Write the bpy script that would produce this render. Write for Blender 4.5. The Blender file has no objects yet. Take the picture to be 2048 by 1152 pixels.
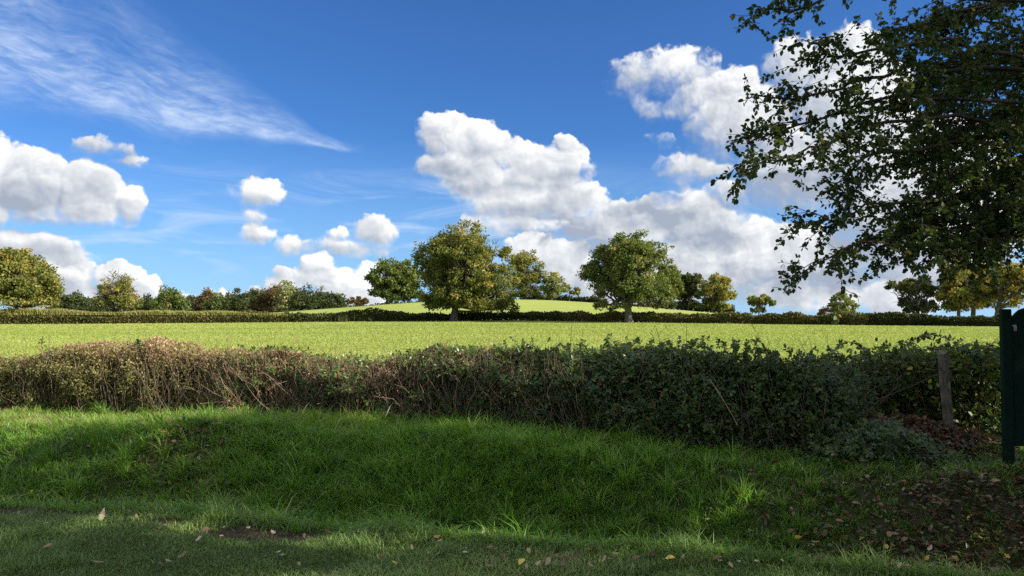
import bpy, bmesh, math, random
import numpy as np
from mathutils import Vector, Matrix

scene = bpy.context.scene
COL = scene.collection
R = math.radians

# ------------------------------------------------------------------ camera
FPX = 1538.0                      # focal length in pixels of the 2048 wide photograph
EYE = 1.6
PITCH = math.atan(54.0 / FPX)
cam_data = bpy.data.cameras.new("camera")
cam_data.sensor_width = 36.0
cam_data.lens = 36.0 * FPX / 2048.0
cam_data.clip_start = 0.05
cam_data.clip_end = 20000.0
cam = bpy.data.objects.new("camera", cam_data)
cam.location = (0, 0, EYE)
cam.rotation_euler = (R(90) + PITCH, 0, 0)
COL.objects.link(cam)
scene.camera = cam

# ------------------------------------------------------------------ light
SUN_AZ, SUN_EL = R(106), R(28)
SUN = np.array([math.sin(SUN_AZ) * math.cos(SUN_EL), math.cos(SUN_AZ) * math.cos(SUN_EL), math.sin(SUN_EL)])
sun_data = bpy.data.lights.new("sun", 'SUN')
sun_data.energy = 5.0
sun_data.angle = R(0.53)
sun_data.color = (1.0, 0.93, 0.80)
sun = bpy.data.objects.new("sun", sun_data)
sun.rotation_euler = Vector(SUN).to_track_quat('Z', 'Y').to_euler()
sun.location = (60, 10, 40)
COL.objects.link(sun)

scene.view_settings.view_transform = 'Standard'
scene.view_settings.look = 'None'
scene.view_settings.exposure = 1.0
scene.view_settings.gamma = 1.0
scene.render.engine = 'CYCLES'
scene.cycles.max_bounces = 6
scene.cycles.diffuse_bounces = 3
scene.cycles.glossy_bounces = 2
scene.cycles.transmission_bounces = 4
scene.cycles.transparent_max_bounces = 8
scene.cycles.use_denoising = False
scene.cycles.caustics_reflective = False
scene.cycles.caustics_refractive = False


def ray(px, py):
    """direction of a photograph pixel (2048 x 1152) in the world"""
    u, v = (px - 1024.0) / FPX, (576.0 - py) / FPX
    c, s = math.cos(PITCH), math.sin(PITCH)
    return u, c - s * v, s + c * v


def at(px, py, Y):
    """the point seen at that pixel, Y metres ahead"""
    x, y, z = ray(px, py)
    k = Y / y
    return np.array([x * k, Y, EYE + z * k])


# ------------------------------------------------------------------ node arithmetic
class E:
    """a socket of a node tree with + - * / so that formulas can be written as formulas"""
    def __init__(self, t, s):
        self.t, self.s = t, s

    def m(self, op, *a):
        n = self.t.nodes.new('ShaderNodeMath')
        n.operation = op
        for i, x in enumerate((self,) + a):
            if isinstance(x, E):
                self.t.links.new(x.s, n.inputs[i])
            else:
                n.inputs[i].default_value = float(x)
        return E(self.t, n.outputs[0])

    def __add__(s, o): return s.m('ADD', o)
    def __radd__(s, o): return s.m('ADD', o)
    def __sub__(s, o): return s.m('SUBTRACT', o)
    def __rsub__(s, o): return (s * -1.0) + o
    def __mul__(s, o): return s.m('MULTIPLY', o)
    def __rmul__(s, o): return s.m('MULTIPLY', o)
    def __truediv__(s, o): return s.m('DIVIDE', o)
    def max(s, o): return s.m('MAXIMUM', o)
    def min(s, o): return s.m('MINIMUM', o)
    def smax(s, o, k): return s.m('SMOOTH_MAX', o, k)
    def madd(s, a, b): return s.m('MULTIPLY_ADD', a, b)

    def step(s, a, b, lo=0.0, hi=1.0):
        n = s.t.nodes.new('ShaderNodeMapRange')
        n.interpolation_type = 'SMOOTHSTEP'
        s.t.links.new(s.s, n.inputs[0])
        for i, v in enumerate((a, b, lo, hi)):
            n.inputs[i + 1].default_value = v
        return E(s.t, n.outputs[0])

    def lin(s, a, b, lo=0.0, hi=1.0):
        n = s.t.nodes.new('ShaderNodeMapRange')
        s.t.links.new(s.s, n.inputs[0])
        for i, v in enumerate((a, b, lo, hi)):
            n.inputs[i + 1].default_value = v
        return E(s.t, n.outputs[0])


def vec(t, x, y, z=0.0):
    n = t.nodes.new('ShaderNodeCombineXYZ')
    for i, v in enumerate((x, y, z)):
        if isinstance(v, E):
            t.links.new(v.s, n.inputs[i])
        else:
            n.inputs[i].default_value = v
    return E(t, n.outputs[0])


def vmath(t, op, a, b=None):
    n = t.nodes.new('ShaderNodeVectorMath')
    n.operation = op
    for i, v in enumerate((a, b)):
        if v is None:
            continue
        if isinstance(v, E):
            t.links.new(v.s, n.inputs[i])
        else:
            n.inputs[i].default_value = v
    return E(t, n.outputs['Value' if op in ('DOT_PRODUCT', 'LENGTH') else 'Vector'])


def noise(t, p, scale, detail=4, rough=0.55, dist=0.0, col=False, dim='3D'):
    n = t.nodes.new('ShaderNodeTexNoise')
    n.noise_dimensions = dim
    t.links.new(p.s, n.inputs['Vector'])
    n.inputs['Scale'].default_value = scale
    n.inputs['Detail'].default_value = detail
    n.inputs['Roughness'].default_value = rough
    n.inputs['Distortion'].default_value = dist
    return E(t, n.outputs['Color' if col else 'Fac'])


def voronoi(t, p, scale, detail=2, rough=0.5, smooth=0.4, dim='2D'):
    n = t.nodes.new('ShaderNodeTexVoronoi')
    n.voronoi_dimensions = dim
    n.feature = 'SMOOTH_F1'
    n.inputs['Smoothness'].default_value = smooth
    t.links.new(p.s, n.inputs['Vector'])
    n.inputs['Scale'].default_value = scale
    n.inputs['Detail'].default_value = detail
    n.inputs['Roughness'].default_value = rough
    return E(t, n.outputs['Distance'])


def mix(t, f, a, b):
    n = t.nodes.new('ShaderNodeMix')
    n.data_type = 'RGBA'
    n.clamp_factor = True
    for i, v in ((0, f), (6, a), (7, b)):
        if isinstance(v, E):
            t.links.new(v.s, n.inputs[i])
        elif i == 0:
            n.inputs[i].default_value = v
        else:
            n.inputs[i].default_value = (*v, 1.0)
    return E(t, n.outputs[2])


def ramp(t, f, stops):
    n = t.nodes.new('ShaderNodeValToRGB')
    el = n.color_ramp.elements
    while len(el) < len(stops):
        el.new(0.5)
    for e, (p, c) in zip(el, stops):
        e.position = p
        e.color = (*c, 1.0)
    t.links.new(f.s, n.inputs[0])
    return E(t, n.outputs[0])


# ------------------------------------------------------------------ sky with clouds
world = bpy.data.worlds.new("World")
scene.world = world
world.use_nodes = True
world.cycles.sampling_method = 'NONE'
SKY_STRENGTH = 0.064
SKY_TINT = (0.40, 0.71, 1.10, 1.0)
CIRRUS = (5.2, 6.3, 8.2)
HORIZON = (3.6, 5.9, 8.8)
CLOUD_RAMP = [(0.0, (3.1, 3.55, 4.4)), (0.30, (4.7, 5.05, 5.6)), (0.58, (6.4, 6.6, 6.9)), (0.85, (8.4, 8.4, 8.4)), (1.0, (9.0, 8.9, 8.8))]


def ang(px, py):
    a, b, c = ray(px, py)
    r = math.sqrt(a * a + b * b + c * c)
    return math.degrees(math.atan2(a, b)), math.degrees(math.asin(c / r))


# Every heap is a handful of round masses (centre and radii given as photograph pixels, turned into
# azimuth and elevation); the dark ones are the shaded undersides seen between the lit heads.
CLOUDS = [
    # far heaps low over the horizon
    dict(seed=1, warp=0.5, amp=0.8, edge=0.45, dark=0.12, blobs=[
        (640, 560, 100, 34), (575, 575, 60, 34), (700, 590, 90, 60), (735, 555, 40, 40), (540, 590, 80, 26), (470, 600, 90, 18),
        (640, 530, 46, 28), (580, 548, 40, 26), (420, 590, 90, 14), (240, 568, 58, 50), (275, 588, 66, 46), (205, 555, 30, 32), (130, 600, 130, 46), (60, 555, 150, 70), (340, 600, 90, 20), (1250, 585, 120, 46), (1330, 560, 110, 60),
        (1130, 530, 66, 55), (1060, 500, 60, 40), (1650, 600, 180, 34), (1560, 590, 80, 30), (1800, 600, 120, 50)],
        shade=[(560, 595, 120, 22), (110, 575, 150, 24), (1180, 590, 40, 70), (1600, 590, 120, 18)]),
    # big bank
    dict(seed=2, warp=0.9, amp=1.25, edge=1.5, dark=0.20, blobs=[
        (1450, 520, 240, 105), (1250, 470, 200, 80), (1100, 440, 150, 50), (1590, 530, 150, 100), (1380, 570, 170, 60), (1700, 560, 150, 60), (1470, 395, 110, 60), (1360, 400, 70, 50),
        (1610, 330, 170, 120), (1480, 235, 140, 100), (1400, 340, 110, 50), (1340, 150, 150, 62), (1590, 150, 80, 80), (1420, 190, 130, 70), (1260, 165, 50, 40), (1290, 200, 40, 44), (1330, 215, 50, 40),
        (1700, 240, 140, 200), (1850, 420, 220, 200), (1720, 500, 130, 80), (1320, 280, 34, 22), (1680, 110, 60, 50),
        (1410, 180, 90, 50), (1000, 455, 100, 34), (1150, 480, 110, 50), (1380, 440, 160, 80)],
        shade=[(1620, 365, 150, 34), (1500, 400, 120, 26), (1110, 455, 110, 34), (1300, 430, 120, 34), (1440, 480, 90, 26),
               (1650, 560, 160, 30), (1330, 400, 60, 20), (1560, 290, 70, 20), (1200, 510, 60, 36), (1720, 480, 90, 26)]),
    # middle heap
    dict(seed=3, warp=0.45, amp=0.85, edge=0.6, dark=0.20, blobs=[
        (890, 270, 66, 56), (945, 290, 80, 55), (1030, 315, 80, 45), (1130, 325, 70, 44), (960, 350, 85, 55), (935, 330, 90, 60), (1075, 350, 110, 56), (1010, 400, 100, 50),
        (1060, 395, 130, 50), (1160, 395, 72, 42), (1020, 440, 130, 36), (940, 380, 50, 40), (870, 330, 44, 36), (1130, 290, 30, 26)],
        shade=[(1050, 425, 120, 20), (960, 385, 90, 14), (1110, 350, 60, 14), (880, 335, 50, 16), (1070, 340, 40, 14)]),
    # left heap and the small puffs
    dict(seed=4, warp=0.45, amp=0.75, edge=0.7, dark=0.20, blobs=[
        (60, 370, 105, 84), (175, 390, 96, 78), (0, 330, 56, 74), (250, 405, 56, 44), (110, 430, 190, 36), (-60, 370, 120, 110),
        (515, 390, 68, 38), (500, 428, 40, 25), (505, 468, 50, 30), (690, 494, 126, 28), (755, 466, 54, 40), (585, 492, 46, 24),
        (200, 295, 90, 26), (260, 320, 60, 16), (30, 490, 170, 40), (120, 515, 110, 30), (680, 472, 44, 22), (-150, 420, 150, 100)],
        shade=[(60, 390, 80, 36), (110, 458, 200, 20), (515, 404, 60, 14), (690, 500, 100, 10), (210, 300, 90, 34), (60, 500, 160, 20),
               (505, 480, 40, 8), (350, 512, 40, 12), (620, 432, 60, 14), (760, 480, 40, 10)]),
]
SKY_BOX = (-42.0, 42.0, 26.0)       # azimuths and top elevation inside which the heaps stand


def build_sky(t):
    t.nodes.clear()
    new, link = t.nodes.new, t.links.new
    out = new('ShaderNodeOutputWorld')
    sky = new('ShaderNodeTexSky')
    sky.sky_type = 'NISHITA'
    sky.sun_disc = False
    sky.sun_elevation = SUN_EL
    sky.sun_rotation = SUN_AZ
    sky.altitude = 300.0
    sky.air_density = 1.0
    sky.dust_density = 0.2
    sky.ozone_density = 4.0
    tint = new('ShaderNodeMix')
    tint.data_type = 'RGBA'; tint.blend_type = 'MULTIPLY'
    tint.inputs[0].default_value = 1.0
    link(sky.outputs[0], tint.inputs[6])
    tint.inputs[7].default_value = SKY_TINT
    clear = E(t, tint.outputs[2])
    tc = new('ShaderNodeTexCoord')
    sep = new('ShaderNodeSeparateXYZ')
    link(tc.outputs['Generated'], sep.inputs[0])
    x, y, z = (E(t, o) for o in sep.outputs)
    deg = 180.0 / math.pi
    u = x.m('ARCTAN2', y) * deg
    v = z.m('ARCSINE') * deg
    uv = vec(t, u, v)
    # the air pales towards the horizon
    clear = mix(t, v.lin(0.0, 13.0).m('POWER', 0.5).lin(0.0, 1.0, 0.78, 0.0), clear, HORIZON)

    def back(c):
        n = new('ShaderNodeBackground')
        n.inputs[1].default_value = SKY_STRENGTH
        link(c.s, n.inputs[0])
        return n.outputs[0]

    def choose(f, a, b):
        n = new('ShaderNodeMixShader')
        link(f.s, n.inputs[0]); link(a, n.inputs[1]); link(b, n.inputs[2])
        return n.outputs[0]

    def cirrus(t, u, v, base):
        (u0, v0), (u1, v1) = ang(40, 135), ang(700, 302)
        a = math.atan2(v1 - v0, u1 - u0)
        ca, sa = math.cos(a), math.sin(a)
        du, dv = u - u1, v - v1
        s_ = du * ca + dv * sa                           # along, 0 at the tip
        w_ = dv * ca - du * sa                           # across
        wob = noise(t, vec(t, s_, w_), 0.12, 2, 0.5, 0, dim='2D') - 0.5
        w2 = w_ + wob * 2.2
        fan = (s_ * -0.235).max(0.5)                      # the plume widens away from its tip
        q = (w2 - fan * 0.50) / fan
        env = q.step(0.15, 1.5, 1.0, 0.0) * q.step(-1.15, -0.55) * s_.step(-2.5, 1.5, 1.0, 0.0)
        fib = noise(t, vec(t, s_ * 0.22 + w2 * 0.25, w2 * 0.95 + s_ * 0.06), 1.0, 6, 0.60, 0.35, dim='2D')
        rip = noise(t, vec(t, s_ * 0.8 + w2 * 1.0, w2 * 3.2 - s_ * 0.55), 0.9, 4, 0.6, 0.3, dim='2D')
        big = noise(t, vec(t, s_ * 0.6, w2), 0.22, 3, 0.55, 0, dim='2D')
        core = q.step(-1.0, -0.5) * q.step(-0.45, 0.5, 1.0, 0.0)
        cir = (fib.step(0.20, 0.88) * 0.75 + rip.step(0.35, 0.8) * 0.35) * env * big.step(0.25, 0.65, 0.40, 1.0) * (core * 0.65 + 0.55) + env * (core * 0.6 + 0.4) * big.step(0.25, 0.7) * 0.16
        thin = noise(t, vec(t, u * 0.10, v * 0.55), 1.0, 4, 0.6, 0.6, dim='2D')
        veil = thin.step(0.46, 0.80) * v.step(1.0, 5.5) * v.step(7.0, 12.0, 1.0, 0.0) * u.step(2.0, 10.0, 1.0, 0.3) * 0.6
        return mix(t, (cir * 0.78).max(veil), base, CIRRUS)

    L = (0.62, 0.78)

    def ellipses(lst):
        o = []
        for (px, py, rx, ry) in lst:
            cu, cv = ang(px, py)
            ru = abs(ang(px + rx, py)[0] - ang(px - rx, py)[0]) / 2
            rv = abs(ang(px, py - ry)[1] - ang(px, py + ry)[1]) / 2
            o.append((cu, cv, ru, rv))
        return o

    def layer(t, u, v, uv, base, c, box):
        new, link = t.nodes.new, t.links.new
        def near(lst, grow):
            return [b for b in ellipses(lst) if b[0] + b[2] * 1.3 + grow > box[0] and b[0] - b[2] * 1.3 - grow < box[1]
                    and b[1] + b[3] * 1.3 + grow > box[2] and b[1] - b[3] * 1.3 - grow < box[3]]
        blobs, shade = near(c['blobs'], 1.6), near(c['shade'], 1.2)
        if not blobs:
            return base
        sd = c['seed']
        p0 = vec(t, u + sd * 17.3, v)
        wn = noise(t, p0, 0.55, 2, 0.6, 0.0, True, dim='2D')
        wv = vmath(t, 'MULTIPLY', vmath(t, 'SUBTRACT', wn, (0.5, 0.5, 0.5)), (c['warp'] * 2, c['warp'] * 1.5, 0))
        p = vmath(t, 'ADD', uv, wv)

        def field(pp, lst, k):
            D = None
            for (cu, cv, ru, rv) in lst:
                n = new('ShaderNodeVectorMath')
                n.operation = 'MULTIPLY_ADD'
                link(pp.s, n.inputs[0])
                n.inputs[1].default_value = (1 / ru, 1 / rv, 0)
                n.inputs[2].default_value = (-cu / ru, -cv / rv, 0)
                d = E(t, n.outputs[0])
                rm = min(ru, rv)
                g = vmath(t, 'DOT_PRODUCT', d, d).madd(-rm, rm)
                D = g if D is None else (D.smax(g, k) if k else D.max(g))
            return D
        off = 0.5
        D0 = field(p, blobs, 0.25)
        D1 = field(vmath(t, 'ADD', p, (L[0] * off, L[1] * off, 0)), blobs, 0.25)
        pb = vmath(t, 'ADD', p, (sd * 3.1, 0, 0))
        b0 = voronoi(t, pb, 0.55, 2, 0.5, 0.45)
        b1 = voronoi(t, vmath(t, 'ADD', pb, (L[0] * 0.3, L[1] * 0.3, 0)), 0.55, 2, 0.5, 0.45)
        fine = noise(t, p0, 1.3, 6, 0.64, 0.25, dim='2D')
        H = D0 + (0.54 - b0) * c['amp'] + (fine - 0.5) * (c['amp'] * 1.0)
        fb = noise(t, vec(t, u * 0.30 + sd * 5.7, v * 0.42), 1.0, 5, 0.58, 0.4, dim='2D')
        macro = (D0 - D1).lin(-0.55, 0.60)               # 1 on the side towards the sun
        # crisp heads towards the sun, soft frayed edges away from it
        soft = (fb * 0.8 + (1.0 - macro) * 0.55).lin(0.40, 0.95, c['edge'] * 0.45, c['edge'] * 2.6)
        alpha = (H / soft).step(0.0, 1.0)
        thin = (H / soft).lin(0.0, 1.6)                  # thin cloud is greyer blue
        micro = (b1 - b0).lin(-0.26, 0.26)
        under = H.step(0.1, 1.9)
        lit = macro * 0.40 + micro * 0.15 + fb.step(0.25, 0.75) * 0.40 + (fine - 0.5) * 0.22 - under * c['dark'] + thin * 0.10
        if shade:
            S = field(p, shade, 0)
            lit = lit - (S * 0.9 + (fb - 0.5) * 0.9 + 0.15).step(-0.1, 1.0) * 0.31
        return mix(t, alpha, base, ramp(t, lit.lin(0.02, 0.86), CLOUD_RAMP))

    def cell(box):
        # a node group of its own for each patch of sky
        gt = bpy.data.node_groups.new("sky_patch", 'ShaderNodeTree')
        gt.interface.new_socket("clear", in_out='INPUT', socket_type='NodeSocketColor')
        gt.interface.new_socket("angles", in_out='INPUT', socket_type='NodeSocketVector')
        gt.interface.new_socket("colour", in_out='OUTPUT', socket_type='NodeSocketColor')
        gi, go = gt.nodes.new('NodeGroupInput'), gt.nodes.new('NodeGroupOutput')
        sp = gt.nodes.new('ShaderNodeSeparateXYZ')
        gt.links.new(gi.outputs[1], sp.inputs[0])
        gu, gv, base = E(gt, sp.outputs[0]), E(gt, sp.outputs[1]), E(gt, gi.outputs[0])
        if box[0] < 12.0:
            base = cirrus(gt, gu, gv, base)
        for c in CLOUDS:
            base = layer(gt, gu, gv, E(gt, gi.outputs[1]), base, c, box)
        gt.links.new(base.s, go.inputs[0])
        n = new('ShaderNodeGroup')
        n.node_tree = gt
        link(clear.s, n.inputs[0]); link(uv.s, n.inputs[1])
        return back(E(t, n.outputs[0]))

    a0, a1, top = SKY_BOX
    cols = [a0, -27.0, -18.0, -9.0, -1.0, 7.0, 14.0, 22.0, a1]
    cells = []
    for i in range(len(cols) - 1):
        lo = cell((cols[i], cols[i + 1], -1.0, 9.0))
        hi = cell((cols[i], cols[i + 1], 9.0, top))
        cells.append(choose(v.m('GREATER_THAN', 9.0), lo, hi))

    def tree(i, j):
        if j - i == 1:
            return cells[i]
        k = (i + j) // 2
        return choose(u.m('GREATER_THAN', cols[k]), tree(i, k), tree(k, j))
    front = tree(0, len(cells))
    # the rest of the sky: plain unseen heaps, made dense and bright as foreground fill
    far = noise(t, vec(t, x / (z.max(0.02) + 0.25), y / (z.max(0.02) + 0.25)), 1.3, 5, 0.6, 0.2)
    rest = back(mix(t, far.step(0.42, 0.56) * v.step(-0.5, 3.0) * u.m('ABSOLUTE').step(a1, a1 + 16.0).max(v.step(top, top + 10.0)), clear, (9.0, 9.0, 9.0)))
    inside = (u.m('ABSOLUTE').m('LESS_THAN', a1)) * v.m('LESS_THAN', top)
    up = choose(inside, rest, front)
    g = new('ShaderNodeBackground')
    g.inputs[0].default_value = (0.5, 0.75, 0.3, 1)
    g.inputs[1].default_value = SKY_STRENGTH
    link(choose(v.m('LESS_THAN', -0.6), up, g.outputs[0]), out.inputs[0])


build_sky(world.node_tree)

# ------------------------------------------------------------------ mesh helpers
rng = np.random.default_rng(7)


def reseed(n):
    global rng
    rng = np.random.default_rng(n)


def tag(o, label=None, cat=None, group=None, kind=None):
    for k, v in (('label', label), ('category', cat), ('group', group), ('kind', kind)):
        if v:
            o[k] = v
    return o


def thing(name, label, cat, loc, group=None):
    o = bpy.data.objects.new(name, None)
    o.empty_display_size = 0.2
    o.location = [float(c) for c in loc]
    COL.objects.link(o)
    return tag(o, label, cat, group)


def mesh_obj(name, V, F, mat, parent=None, attrs=None, smooth=False):
    """V (n,3) world coordinates, F list of (m,k) index arrays (one per polygon size)"""
    V = np.asarray(V, dtype=np.float32)
    if parent is not None:
        V = V - np.array(parent.location, dtype=np.float32)
    if isinstance(F, np.ndarray):
        F = [F]
    F = [np.asarray(f, dtype=np.int32) for f in F if len(f)]
    me = bpy.data.meshes.new(name)
    me.vertices.add(len(V))
    me.vertices.foreach_set('co', V.ravel())
    loops = np.concatenate([f.ravel() for f in F])
    sizes = np.concatenate([np.full(len(f), f.shape[1], dtype=np.int32) for f in F])
    starts = np.concatenate(([0], np.cumsum(sizes)[:-1])).astype(np.int32)
    me.loops.add(len(loops))
    me.loops.foreach_set('vertex_index', loops)
    me.polygons.add(len(sizes))
    me.polygons.foreach_set('loop_start', starts)
    try:
        me.polygons.foreach_set('loop_total', sizes)
    except Exception:
        pass
    if smooth:
        me.polygons.foreach_set('use_smooth', np.ones(len(sizes), dtype=bool))
    for k, a in (attrs or {}).items():
        at_ = me.attributes.new(k, 'FLOAT', 'POINT')
        at_.data.foreach_set('value', np.asarray(a, dtype=np.float32))
    me.update(calc_edges=True)
    me.materials.append(mat)
    o = bpy.data.objects.new(name, me)
    COL.objects.link(o)
    if parent is not None:
        o.parent = parent
    return o


def unit(a):
    return a / np.maximum(np.linalg.norm(a, axis=-1, keepdims=True), 1e-9)


def rand_dir(n):
    return unit(rng.normal(size=(n, 3)))


# value noise in numpy, for shapes
_T = np.random.default_rng(99).random((256, 256)).astype(np.float64)


def vnoise(x, y):
    xi, yi = np.floor(x).astype(int), np.floor(y).astype(int)
    fx, fy = x - xi, y - yi
    fx, fy = fx * fx * (3 - 2 * fx), fy * fy * (3 - 2 * fy)
    g = lambda a, b: _T[a % 256, b % 256]
    return (g(xi, yi) * (1 - fx) + g(xi + 1, yi) * fx) * (1 - fy) + (g(xi, yi + 1) * (1 - fx) + g(xi + 1, yi + 1) * fx) * fy


def fbm(x, y, oct=4):
    s, a, n = 0, 0.5, 0
    for i in range(oct):
        s = s + a * vnoise(x * 2 ** i + 17 * i, y * 2 ** i + 31 * i)
        n += a
        a *= 0.5
    return s / n


# leaf templates: (along, across, up) coordinates of a leaf one unit long
def tpl(pts, faces):
    return np.array(pts, dtype=np.float64), [np.array(f) for f in faces]


LEAF_CARD = tpl([(0, 0, 0), (0.45, -0.42, 0.06), (1, 0, -0.05), (0.5, 0.42, 0.06)], [[(0, 1, 2, 3)]])
LEAF_TUFT = tpl([(0, 0, 0), (0.35, -0.5, 0.12), (0.75, -0.1, -0.1), (1.0, -0.4, 0.1), (0.85, 0.3, 0.1), (0.4, 0.45, -0.08)],
                [[(0, 1, 2, 5)], [(2, 3, 4), (2, 4, 5)]])
LEAF_OVATE = tpl([(0, 0, 0), (0.30, -0.30, 0.07), (0.70, -0.24, 0.05), (1, 0, -0.08), (0.70, 0.24, 0.05), (0.30, 0.30, 0.07),
                  (0.35, 0, 0), (0.7, 0, -0.02)],
                 [[(0, 1, 6), (0, 6, 5), (2, 3, 7), (7, 3, 4)], [(1, 2, 7, 6), (6, 7, 4, 5)]])
LEAF_SMALL = tpl([(0, 0, 0), (0.35, -0.33, 0.08), (1, 0, -0.06), (0.35, 0.33, 0.08)], [[(0, 1, 2), (0, 2, 3)]])


def leaf_mesh(P, D, N, size, template, width=None):
    """many leaves: base points P, growing directions D, face normals N, lengths size"""
    T, faces = template
    D = unit(D)
    N = unit(N - D * np.sum(N * D, axis=1, keepdims=True))
    B = np.cross(N, D)
    w = size if width is None else width
    V = (P[:, None, :] + D[:, None, :] * (T[None, :, 0:1] * size[:, None, None])
         + B[:, None, :] * (T[None, :, 1:2] * w[:, None, None]) + N[:, None, :] * (T[None, :, 2:3] * size[:, None, None]))
    k = len(T)
    base = np.arange(len(P))[:, None, None] * k
    F = [(f[None] + base).reshape(-1, f.shape[1]) for f in faces]
    return V.reshape(-1, 3), F, k


def join(parts):
    """[(V, [F...], {attr: values})] -> one (V, F, attrs)"""
    Vs, Fs, off = [], {}, 0
    at_ = {}
    for V, F, a in parts:
        Vs.append(V)
        for f in ([F] if isinstance(F, np.ndarray) else F):
            if len(f):
                Fs.setdefault(f.shape[1], []).append(f + off)
        for k, v in a.items():
            at_.setdefault(k, []).append(v)
        off += len(V)
    return np.concatenate(Vs), [np.concatenate(f) for f in Fs.values()], {k: np.concatenate(v) for k, v in at_.items()}


def tube(path, radii, sides=5):
    path = np.asarray(path, dtype=np.float64)
    n = len(path)
    tan = np.gradient(path, axis=0)
    tan = unit(tan)
    ref = np.array([0.0, 0, 1.0]) if abs(tan[:, 2]).mean() < 0.8 else np.array([1.0, 0.2, 0])
    s = unit(np.cross(tan, ref))
    b = np.cross(s, tan)
    a = np.arange(sides) * 2 * math.pi / sides
    V = path[:, None] + np.asarray(radii)[:, None, None] * (s[:, None] * np.cos(a)[None, :, None] + b[:, None] * np.sin(a)[None, :, None])
    i, j = np.meshgrid(np.arange(n - 1), np.arange(sides), indexing='ij')
    j2 = (j + 1) % sides
    F = np.stack([i * sides + j, i * sides + j2, (i + 1) * sides + j2, (i + 1) * sides + j], axis=-1).reshape(-1, 4)
    return V.reshape(-1, 3), F, {}


def curve(a, b, sag=0.0, wig=0.0, n=7):
    """a bent path from a to b: sag lifts the middle, wig shakes it"""
    t = np.linspace(0, 1, n)[:, None]
    p = a + (b - a) * t
    p[:, 2:] += sag * (4 * t * (1 - t))
    if wig:
        w = rng.normal(size=(n, 3)) * wig
        w[0] = 0
        p = p + np.cumsum(w, axis=0) * t * (1 - t) * 2
    return p


def box_obj(name, parent, mat, lo, hi, rot=None, pivot=None, bevel=0.006):
    bm = bmesh.new()
    bmesh.ops.create_cube(bm, size=1.0)
    lo, hi = np.array(lo, float), np.array(hi, float)
    for v in bm.verts:
        v.co = Vector([(lo[i] + hi[i]) / 2 + v.co[i] * (hi[i] - lo[i]) for i in range(3)])
    if bevel:
        bmesh.ops.bevel(bm, geom=bm.edges[:] + bm.verts[:], offset=bevel, segments=1, affect='EDGES')
    me = bpy.data.meshes.new(name)
    bm.to_mesh(me)
    bm.free()
    me.materials.append(mat)
    o = bpy.data.objects.new(name, me)
    COL.objects.link(o)
    if parent is not None:
        o.parent = parent
    return o


# ------------------------------------------------------------------ materials
def new_mat(name):
    m = bpy.data.materials.new(name)
    m.use_nodes = True
    m.node_tree.nodes.clear()
    return m, m.node_tree


def attr(t, name):
    n = t.nodes.new('ShaderNodeAttribute')
    n.attribute_name = name
    return E(t, n.outputs['Fac'])


def objpos(t):
    n = t.nodes.new('ShaderNodeNewGeometry')
    return E(t, n.outputs['Position'])


def finish(t, surf, bump=None, bump_dist=0.02, bump_strength=0.5, nodes=()):
    out = t.nodes.new('ShaderNodeOutputMaterial')
    t.links.new(surf, out.inputs['Surface'])
    if bump is not None:
        b = t.nodes.new('ShaderNodeBump')
        b.inputs['Distance'].default_value = bump_dist
        b.inputs['Strength'].default_value = bump_strength
        t.links.new(bump.s, b.inputs['Height'])
        for n in nodes:
            t.links.new(b.outputs[0], n.inputs['Normal'])


def leaf_mat(name, stops, trans=0.4, rough=0.45, spec=0.3, warm=(1.25, 1.2, 0.6)):
    """thin leaf: reflects and lets light through; colour by the leaf's own tint"""
    m, t = new_mat(name)
    c = ramp(t, attr(t, 'tint'), stops)
    p = t.nodes.new('ShaderNodeBsdfPrincipled')
    t.links.new(c.s, p.inputs['Base Color'])
    p.inputs['Roughness'].default_value = rough
    p.inputs['Specular IOR Level'].default_value = spec
    tr = t.nodes.new('ShaderNodeBsdfTranslucent')
    w = t.nodes.new('ShaderNodeMix')
    w.data_type = 'RGBA'; w.blend_type = 'MULTIPLY'
    w.inputs[0].default_value = 1.0
    t.links.new(c.s, w.inputs[6])
    w.inputs[7].default_value = (*warm, 1)
    t.links.new(w.outputs[2], tr.inputs['Color'])
    mx = t.nodes.new('ShaderNodeMixShader')
    mx.inputs[0].default_value = trans
    t.links.new(p.outputs[0], mx.inputs[1])
    t.links.new(tr.outputs[0], mx.inputs[2])
    finish(t, mx.outputs[0])
    return m


def bark_mat(name, a, b, scale=6.0):
    m, t = new_mat(name)
    p = objpos(t)
    ps = vmath(t, 'MULTIPLY', p, (1, 1, 0.22))
    f = noise(t, ps, scale, 5, 0.65, 0.6)
    c = ramp(t, f, [(0.3, a), (0.7, b)])
    pb = t.nodes.new('ShaderNodeBsdfPrincipled')
    t.links.new(c.s, pb.inputs['Base Color'])
    pb.inputs['Roughness'].default_value = 0.9
    pb.inputs['Specular IOR Level'].default_value = 0.15
    finish(t, pb.outputs[0], f, 0.05, 0.7, [pb])
    return m


BARK = bark_mat("oak_bark", (0.05, 0.042, 0.032), (0.20, 0.175, 0.14), 5.0)
TWIG = bark_mat("twig_bark", (0.035, 0.028, 0.02), (0.12, 0.09, 0.065), 30.0)
DRY_STEM = bark_mat("dry_stem", (0.12, 0.078, 0.050), (0.38, 0.275, 0.18), 25.0)

# ------------------------------------------------------------------ the lie of the land
def Y_edge(X):      # far edge of the mown lawn
    return np.interp(X, [-9, -4.4, -1.2, 0.27, 1.8, 3.2, 6], [7.4, 6.55, 5.78, 5.40, 4.98, 4.62, 4.1])


def Y_ridge(X):     # crest of the bank behind the ditch
    return np.interp(X, [-9, -6, -3.8, -1, 0.5, 2, 5, 9], [10.2, 9.5, 9.2, 8.7, 8.0, 7.3, 7.1, 6.8])


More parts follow.
